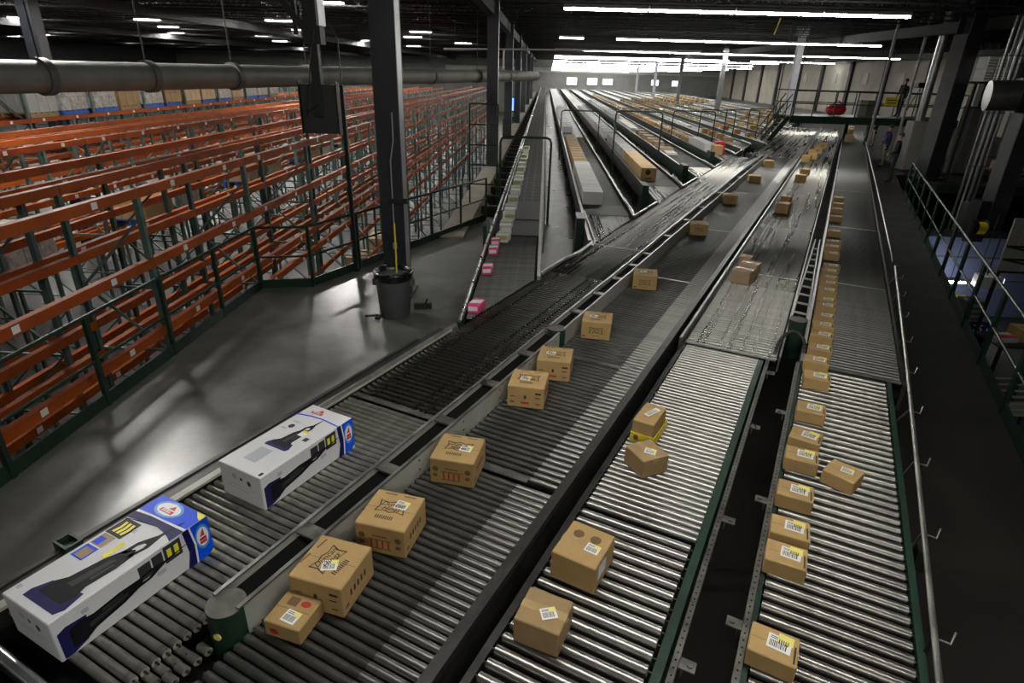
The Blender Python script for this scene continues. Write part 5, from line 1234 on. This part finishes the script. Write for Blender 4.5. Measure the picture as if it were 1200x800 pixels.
# big drum duct
q = at(1172, 112, y=21.7)
t = thing('drum_duct', 'big round metal drum with a dark open end at the right edge', 'duct', (q.x, 21.7, q.z))
dr = Vector((1, -0.35, 0.05)).normalized()
MB().cyl(-dr * 0.35, dr * 0.45, 0.46, 28).build('drum', 'duct_steel', t)
MB().cyl(dr * 0.45, dr * 0.60, 0.52, 28).build('rim', 'black_steel', t)
MB().cyl(dr * 0.60, dr * 1.4, 0.45, 28).build('dark_sleeve', 'black_steel', t)
MB().cyl((0, 0, 0.4), (0, 0, 6.3 - q.z), 0.02, 6).build('hanger_rod', 'joist_grey', t)
# grey box columns going down to the lower floor
for k, (u, v, yy, s, lb) in enumerate(((1180, 200, 21.5, 0.6, 'broad grey box column right of the riser pipes'), (1140, 240, 22.6, 0.5, 'grey box column below the pale partition'))):
    q = at(u, v, y=yy); t = thing('box_column', lb, 'column', (q.x, yy, -4.0))
    MB().cbox(-s / 2, s / 2, -s / 2, s / 2, 0.02, 9.0 if k == 0 else 3.6, 0.02).build('shaft', 'column_dim', t); MB().box(-s * 0.6, s * 0.6, -s * 0.6, s * 0.6, 0, 0.02).build('base_plate', 'column_dark', t)
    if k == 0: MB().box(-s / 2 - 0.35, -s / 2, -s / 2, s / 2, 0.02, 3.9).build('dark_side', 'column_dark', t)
# orange rack with goods at right edge
q0 = at(1172, 172, y=24.6)
t = thing('pallet_rack', 'short orange rack with mixed goods at the right edge', 'rack', (q0.x, 24.45, -0.01))
for x in (0, 2.6): MB().box(x - 0.04, x + 0.04, -0.04, 0.04, 0, 2.2).build('upright', 'teal_steel', t)
for z in (0.45, q0.z + 0.1): MB().box(0, 2.6, -0.06, 0.0, z, z + 0.12).build('beam', 'rack_orange', t)
MB().box(0, 2.6, 0, 0.9, 0.53, 0.57).build('shelf_board', 'column_grey', t)
for k in range(4): carton(('leftmost', 'second', 'third', 'rightmost')[k] + ' carton on the short orange rack at the right edge', 0, 0, 0.42, 0.4, 0.3 + 0.1 * (k % 2), 0, ('cardboard_dark', 'white_carton', 'cardboard', 'shrink_wrap')[k], loc=Vector((q0.x + 0.35 + k * 0.6, 24.8, 0.56)), rot=0.1 * (k % 2), group='cartons on the short orange rack')

# lower level: blue wall, lamps, cabinet, sign, table with boxes, shelf
q = at(1092, 276, y=20.6); q2 = at(1192, 276, y=20.6)
bw = struct('wall_lower', MB().box(q.x - 2.5, q2.x + 3, 20.6, 20.75, -4.0, q.z), 'blue_wall', 'blue-grey wall of the lower level below the right railing', 'wall')
MB().box(q.x - 2.5, q2.x + 3, 20.5, 20.85, q.z, q.z + 0.18).build('head_beam', 'column_dark', bw)
for zz in (0.7, 1.5): MB().box(q.x - 2.5, q2.x + 3, 20.57, 20.6, q.z - zz - 0.02, q.z - zz + 0.02).build('wall_joint', 'wall_grey', bw)
a, b = at(1098, 329, y=19.2), at(1131, 331, y=19.2)
t = thing('tube_lamp', 'single glowing tube lamp on the lower level behind the right railing', 'light', (a.x, 19.2, a.z))
MB().cyl((0, 0, 0), (b.x - a.x, 0, 0), 0.06, 8).build('tube', 'tube_light', t); MB().box(0, b.x - a.x, -0.08, 0.08, 0.04, 0.12).build('housing', 'lamp_housing', t)
MB().cyl((0.4, 0, 0.12), (0.4, 0, 2.2), 0.01, 5).cyl((1.2, 0, 0.12), (1.2, 0, 2.2), 0.01, 5).build('hanger', 'joist_grey', t)
x0, x1, z0, z1 = pbox(1144, 1164, 318, 338, 18.0)
t = thing('flood_lamp', 'white hooded flood lamp on the lower level', 'light', ((x0 + x1) / 2, 18.0, z0))
hd = MB(); hd.prism([(-0.35, -0.15), (0.35, -0.15), (0.25, 0.3), (-0.25, 0.3)], 0.05, 0.4); hd.build('hood', 'white_unit', t)
MB().box(0.36, 0.40, -0.12, 0.12, 0.08, 0.36).build('lens', 'dock_light', t); MB().cyl((0, 0.1, 0.4), (0, 0.1, 1.6), 0.02, 6).build('stem', 'joist_grey', t)
x0, x1, z0, z1 = pbox(1118, 1128, 347, 356, 20.5)
t = thing('fire_box', 'small yellow framed box on the blue lower wall', 'box', ((x0 + x1) / 2, 20.58, z0))
f = MB(); f.box(-0.16, 0.16, -0.10, 0.0, 0, 0.05); f.box(-0.16, 0.16, -0.10, 0.0, 0.27, 0.32); f.box(-0.16, -0.11, -0.10, 0, 0.05, 0.27); f.box(0.11, 0.16, -0.10, 0, 0.05, 0.27); f.build('frame', 'yellow_plastic', t)
MB().box(-0.11, 0.11, -0.05, 0.0, 0.05, 0.27).build('inner', 'print_tan', t)
x0, x1, z0, z1 = pbox(1122, 1144, 353, 388, 17.2)
t = thing('slatted_cabinet', 'cream slatted cabinet below the single tube lamp', 'cabinet', ((x0 + x1) / 2, 17.2, -4.0))
hh = z1 + 4.0; ww = (x1 - x0) / 2
MB().cbox(-ww, ww, 0, 0.5, 0, hh, 0.01).build('body', 'column_grey', t)
for k in range(7): MB().box(-ww * 0.9, ww * 0.9, -0.03, 0, hh - 0.18 - k * 0.16, hh - 0.09 - k * 0.16).build('slat', 'white_panel', t)
q = at(1146, 392, y=14.0)
t = thing('hanging_sign', 'navy sign with white letters beyond the right railing', 'sign', (q.x, 14.0, -4.0))
sz = q.z + 4.0
MB().cbox(-0.30, 0.30, -0.015, 0.015, sz - 0.40, sz + 0.34, 0.006).build('sign_plate', 'sign_navy', t)
MB().box(-0.04, 0.04, 0.015, 0.06, 0, sz + 0.3).build('post', 'black_steel', t)
for i, (tx, xx, zz) in enumerate((('7S', -0.08, 0.16), ('CZ', -0.12, -0.18), ('H', 0.20, 0.12), ('3', 0.20, -0.20))): lettering('lettering', tx, 0.26 if i < 2 else 0.2, 'label_white', t, (xx, -0.0155, sz + zz), (1, 0, 0), (0, 0, 1))
q = at(1196, 398, y=13.2)
t = thing('work_table', 'dark work table with open cartons on the lower level', 'table', (q.x, 13.2, -4.0))
tz = q.z + 4.0
MB().cbox(-0.75, 1.2, -0.45, 0.45, tz - 0.05, tz, 0.01).build('table_top', 'panel_dark', t)
for x in (-0.68, 1.12):
    for yy in (-0.38, 0.38): MB().box(x - 0.03, x + 0.03, yy - 0.03, yy + 0.03, 0, tz - 0.05).build('leg', 'black_steel', t)
carton('flat white and red carton on the lower work table', 0, 0, 0.45, 0.35, 0.12, 0, 'white_carton', loc=Vector((q.x - 0.45, 13.15, q.z)), rot=0.1, tape=False)
mm = MB().box(-0.22, 0.22, -0.17, 0.02, 0.1205, 0.122).build('printed_band', 'red_box', [o for o in bpy.data.objects if o.get('label') == 'flat white and red carton on the lower work table'][0])
carton('larger brown carton on the lower work table', 0, 0, 0.6, 0.5, 0.28, 0, 'cardboard', loc=Vector((q.x + 0.15, 13.25, q.z)), rot=-0.1)
carton('brown carton at the right end of the lower work table', 0, 0, 0.45, 0.45, 0.22, 0, 'cardboard_pale', loc=Vector((q.x + 0.75, 13.2, q.z)), rot=0.15)
q = at(1185, 458, y=9.6)
t = thing('wire_shelf', 'pale wire shelf low beyond the right railing', 'shelf', (q.x, 9.6, -4.0))
sh = q.z + 4.0
for k in range(5): MB().bar((-0.45, 0, sh - k * 0.12), (0.8, 0, sh - k * 0.12), 0.02, 0.02).build('wire', 'white_panel', t); MB().bar((-0.45, 0.5, sh - k * 0.12), (0.8, 0.5, sh - k * 0.12), 0.02, 0.02).build('wire', 'white_panel', t)
for x in (-0.45, 0.8):
    for yy in (0, 0.5): MB().box(x - 0.015, x + 0.015, yy - 0.015, yy + 0.015, 0, sh + 0.02).build('post', 'black_steel', t)
MB().box(-0.45, 0.8, 0, 0.5, sh - 0.5, sh - 0.48).build('shelf_board', 'white_panel', t)
# pale siding with dark frame at right
x0, x1, z0, z1 = pbox(1170, 1204, 283, 322, 13.8)
t = thing('siding_panel', 'pale ribbed siding panel behind a dark truss frame at the right edge', 'panel', (x0, 13.9, -4.0))
hh = z1 + 4.0 + 0.5; ww = 1.6
for k in range(6): MB().cbox(k * ww / 6 + 0.005, (k + 1) * ww / 6 - 0.005, 0, 0.05, z0 + 4.0, hh, 0.006).build('rib_sheet', 'white_panel', t)
fr = MB()
for zz in (0.05, 0.35, 0.65): fr.bar((0, -0.06, z0 + 4.0 + zz), (ww, -0.06, z0 + 4.0 + zz), 0.04)
fr.bar((0, -0.06, z0 + 4.35), (ww, -0.06, z0 + 4.05), 0.03); fr.bar((0, -0.06, z0 + 4.65), (ww, -0.06, z0 + 4.35), 0.03); fr.build('truss_frame', 'black_steel', t)
for x in (0.05, ww - 0.05): MB().box(x - 0.04, x + 0.04, -0.02, 0.02, 0, z0 + 4.0).build('post', 'black_steel', t)
q = at(1134, 268, y=20.2)
t = thing('hose_reel', 'yellow hose reel below the grey box column', 'reel', (q.x, 20.2, q.z - 0.2))
MB().cyl((0, 0, 0.26), (0.18, 0, 0.26), 0.26, 20).build('flange', 'black_steel', t); MB().cyl((0.18, 0, 0.24), (0.5, 0, 0.24), 0.2, 20).build('hose', 'yellow_plastic', t); MB().cyl((0.5, 0, 0.26), (0.53, 0, 0.26), 0.26, 20).build('flange', 'black_steel', t)
MB().box(0, 0.53, -0.1, 0.1, -0.2, 0.0).build('stand', 'black_steel', t)
# yellow strip hanging from the roof
q = at(911, 31, y=26.0)
t = thing('hanging_tag', 'yellow strip hanging from the roof joists above the lines', 'tag', (q.x, 26.0, q.z))
MB().bar((-0.07, 0, -0.28), (0.06, 0, 0.28), 0.09, 0.02).build('strip', 'yellow_plastic', t); MB().cyl((0.06, 0, 0.28), (0.06, 0, 5.8 - q.z), 0.006, 5).build('wire', 'joist_grey', t)
# made-up box standing in for the coloured glow of a doorway beyond the racks
q = at(608, 131, y=60)
t = thing('glow_box', 'small box standing in for a blue doorway glow far beyond the edge beam columns', 'machine', (q.x - 0.9, 60, -0.55))
MB().cbox(-0.45, 0.45, 0, 0.8, 0, 1.9, 0.02).build('cabinet', 'print_navy', t); MB().box(-0.4, 0.4, -0.01, 0, 0.7, 1.8).build('lit_front', 'screen_glow', t); MB().box(-0.4, 0.4, -0.01, 0, 0.15, 0.6).build('green_front', 'green_glow', t)
tt = MB().box(-0.6, 0.6, -0.2, 1.0, -3.45, -0.001).build('plinth', 'ground_concrete', t)

# ================================================================== PEOPLE
def person(label, loc, rz, pose, mats, height=1.76):
    """skinned standing figure; faces local -x"""
    S = height / 1.76
    J = {'pel': (0, 0, 0.94, .135, .115), 'bel': (0, 0, 1.06, .13, .11), 'chest': (0.0, 0, 1.28, .155, .125), 'nk': (0.0, 0, 1.47, .06, .06), 'nk2': (-0.01, 0, 1.53, .052, .052),
         'hd': (-0.02, 0, 1.63, .082, .092), 'tp': (-0.015, 0, 1.715, .06, .07)}
    E = [('pel', 'bel'), ('bel', 'chest'), ('chest', 'nk'), ('nk', 'nk2'), ('nk2', 'hd'), ('hd', 'tp')]
    for s, n in ((-1, 'l'), (1, 'r')):
        a = pose['arm_' + n]; f = pose.get('foot_' + n, 0.0)
        J['sh' + n] = (0.0, s * 0.17, 1.41, .065, .065); J['el' + n] = (a[0][0], s * a[0][1], a[0][2], .045, .045); J['wr' + n] = (a[1][0], s * a[1][1], a[1][2], .030, .030)
        hx = Vector(J['wr' + n][:3]) - Vector(J['el' + n][:3]); hx.normalize(); h = Vector(J['wr' + n][:3]) + hx * 0.08; J['hn' + n] = (*h, .036, .024)
        J['hp' + n] = (0, s * 0.085, 0.90, .10, .10); J['kn' + n] = (f * 0.4 - 0.01, s * 0.10, 0.50, .062, .062); J['an' + n] = (f + 0.01, s * 0.105, 0.10, .045, .045); J['hl' + n] = (f + 0.04, s * 0.105, 0.045, .04, .04); J['to' + n] = (f - 0.17, s * 0.125, 0.035, .042, .032)
        E += [('chest', 'sh' + n), ('sh' + n, 'el' + n), ('el' + n, 'wr' + n), ('wr' + n, 'hn' + n), ('pel', 'hp' + n), ('hp' + n, 'kn' + n), ('kn' + n, 'an' + n), ('an' + n, 'hl' + n), ('an' + n, 'to' + n)]
    ks = list(J); me = bpy.data.meshes.new('person_frame'); me.from_pydata([[c * S for c in J[k][:3]] for k in ks], [(ks.index(a), ks.index(b)) for a, b in E], [])
    o = bpy.data.objects.new('person_frame', me); COL.objects.link(o)
    o.modifiers.new('skin', 'SKIN'); sv = me.skin_vertices[0].data
    for i, k in enumerate(ks): sv[i].radius = (J[k][3] * S, J[k][4] * S); sv[i].use_root = (k == 'pel')
    sub = o.modifiers.new('sub', 'SUBSURF'); sub.levels = 2; sub.render_levels = 2
    dg = bpy.context.evaluated_depsgraph_get(); body = bpy.data.meshes.new_from_object(o.evaluated_get(dg)); bpy.data.objects.remove(o)
    body.name = 'person'
    # fingers: four unequal ones and a thumb on each hand, joined to the same mesh
    fb = MB()
    for n, s in (('l', -1), ('r', 1)):
        w_, h_ = Vector(J['wr' + n][:3]), Vector(J['hn' + n][:3]); d = (h_ - w_).normalized(); side = d.cross(Vector((0, 0, 1)) if abs(d.z) < 0.9 else Vector((1, 0, 0))).normalized(); dn = d.cross(side)
        for i, L in enumerate((0.070, 0.078, 0.073, 0.058)):
            p = h_ + side * (0.024 - 0.016 * i) - d * 0.01
            fb.tube([p * S, (p + d * L * 0.5) * S, (p + d * L * 0.85 + dn * 0.02) * S], [0.009, 0.0085, 0.007], 6)
        p = h_ + side * 0.03 - d * 0.05; fb.tube([p * S, (p + side * 0.025 + d * 0.03) * S, (p + side * 0.028 + d * 0.06) * S], [0.011, 0.010, 0.008], 6)
    # nose and ears
    for p, q_, r in (((-0.105, 0, 1.645), (-0.125, 0, 1.615), 0.012),): fb.tube([[c * S for c in p], [c * S for c in q_]], r, 6)
    for s in (-1, 1): fb.tube([(-0.005 * S, s * 0.088 * S, 1.655 * S), (0.0, s * 0.096 * S, 1.63 * S), (-0.005 * S, s * 0.088 * S, 1.60 * S)], 0.012, 6)
    vs = [tuple(v.co) for v in body.vertices]; fs = [tuple(p.vertices) for p in body.polygons]
    nb = len(fs); m = MB(); m.add(vs, fs, 0, True); m.add(fb.v, fb.f, 0, True)
    full = m.mesh('person', ['skin', mats['top'], mats['legs'], 'shoe'])
    neck = 1.50 * S
    for i, p in enumerate(full.polygons):
        c = p.center
        if i >= nb: p.material_index = 0; continue
        arm = abs(c.y) > 0.15 * S or (mats.get('front') and c.x < -0.16 * S and c.z > 0.95 * S)
        hand = min((c - Vector(J['hnl'][:3]) * S).length, (c - Vector(J['hnr'][:3]) * S).length) < 0.075 * S
        bare = mats.get('bare') and min((c - Vector(J['wrl'][:3]) * S).length, (c - Vector(J['wrr'][:3]) * S).length) < 0.15 * S
        if c.z > neck or hand or bare: p.material_index = 0
        elif c.z > 0.96 * S or (arm and c.z > 0.7 * S): p.material_index = 1
        elif c.z > 0.085 * S: p.material_index = 2
        else: p.material_index = 3
    t = thing('person', label, 'person', loc, rz); link('body', full, t)
    hr = MB(); hr.lathe([(0.001, 0.10), (0.05, 0.09), (0.080, 0.055), (0.093, 0.01), (0.090, -0.03)], n=14, closed=False)
    ho = hr.build('hair', 'hair', t, (0.012 * S, 0, 1.675 * S)); ho.scale = (1.08 * S, 1.02 * S, 1.0 * S); ho.rotation_euler = (0, 0.25, 0)
    for s in (-1, 1): MB().lathe([(0.001, -0.009), (0.008, -0.005), (0.009, 0), (0.008, 0.005), (0.001, 0.009)], n=8).build('eye', 'hair', t, (-0.098 * S, s * 0.032 * S, 1.655 * S))
    MB().box(-0.004, 0.004, -0.022, 0.022, -0.004, 0.004).build('mouth', 'ink_red', t, (-0.100 * S, 0, 1.575 * S))
    if mats.get('shirt'):
        sh = MB(); sh.add([(-0.125, -0.035, 1.45), (-0.125, 0.035, 1.45), (-0.14, 0.0, 1.26)], [(0, 1, 2)]); sh.build('shirt_front', 'label_white', t)
    return t
clasp = {'arm_l': [(0.0, 0.24, 1.14), (-0.20, 0.07, 1.02)], 'arm_r': [(0.0, 0.24, 1.14), (-0.20, 0.05, 1.00)], 'foot_l': 0.03, 'foot_r': -0.03}
relax = {'arm_l': [(0.02, 0.25, 1.13), (-0.08, 0.24, 0.88)], 'arm_r': [(0.02, 0.25, 1.13), (-0.16, 0.16, 0.98)], 'foot_l': -0.05, 'foot_r': 0.05}
cross = {'arm_l': [(-0.02, 0.25, 1.14), (-0.24, 0.06, 1.18)], 'arm_r': [(-0.02, 0.25, 1.14), (-0.24, 0.08, 1.22)], 'foot_l': 0.02, 'foot_r': -0.06}
p = at(1041, 213, z=0); person('person in a dark suit standing with hands in front beside the right railing', (p.x, p.y, 0), -BT - 0.1, clasp, {'top': 'suit_dark', 'legs': 'suit_dark', 'shirt': True}, 1.80)
p = at(1032, 195, z=0); person('person in a navy shirt and khaki trousers on the walkway behind the suited one', (p.x, p.y, 0), -BT + 0.3, relax, {'top': 'shirt_navy', 'legs': 'trousers_khaki', 'bare': False}, 1.78)
p = at(1020, 172, z=0); person('person in a black shirt and tan trousers standing under the raised platform', (p.x, p.y, 0), 0.2, cross, {'top': 'shirt_black', 'legs': 'trousers_tan', 'bare': True}, 1.78)
p = at(1064, 126, y=32.4); person('person in dark clothes on the raised platform beside the camera tripod', (p.x - 0.35, 32.5, pz), 0.4, relax, {'top': 'suit_dark', 'legs': 'suit_dark'}, 1.75)
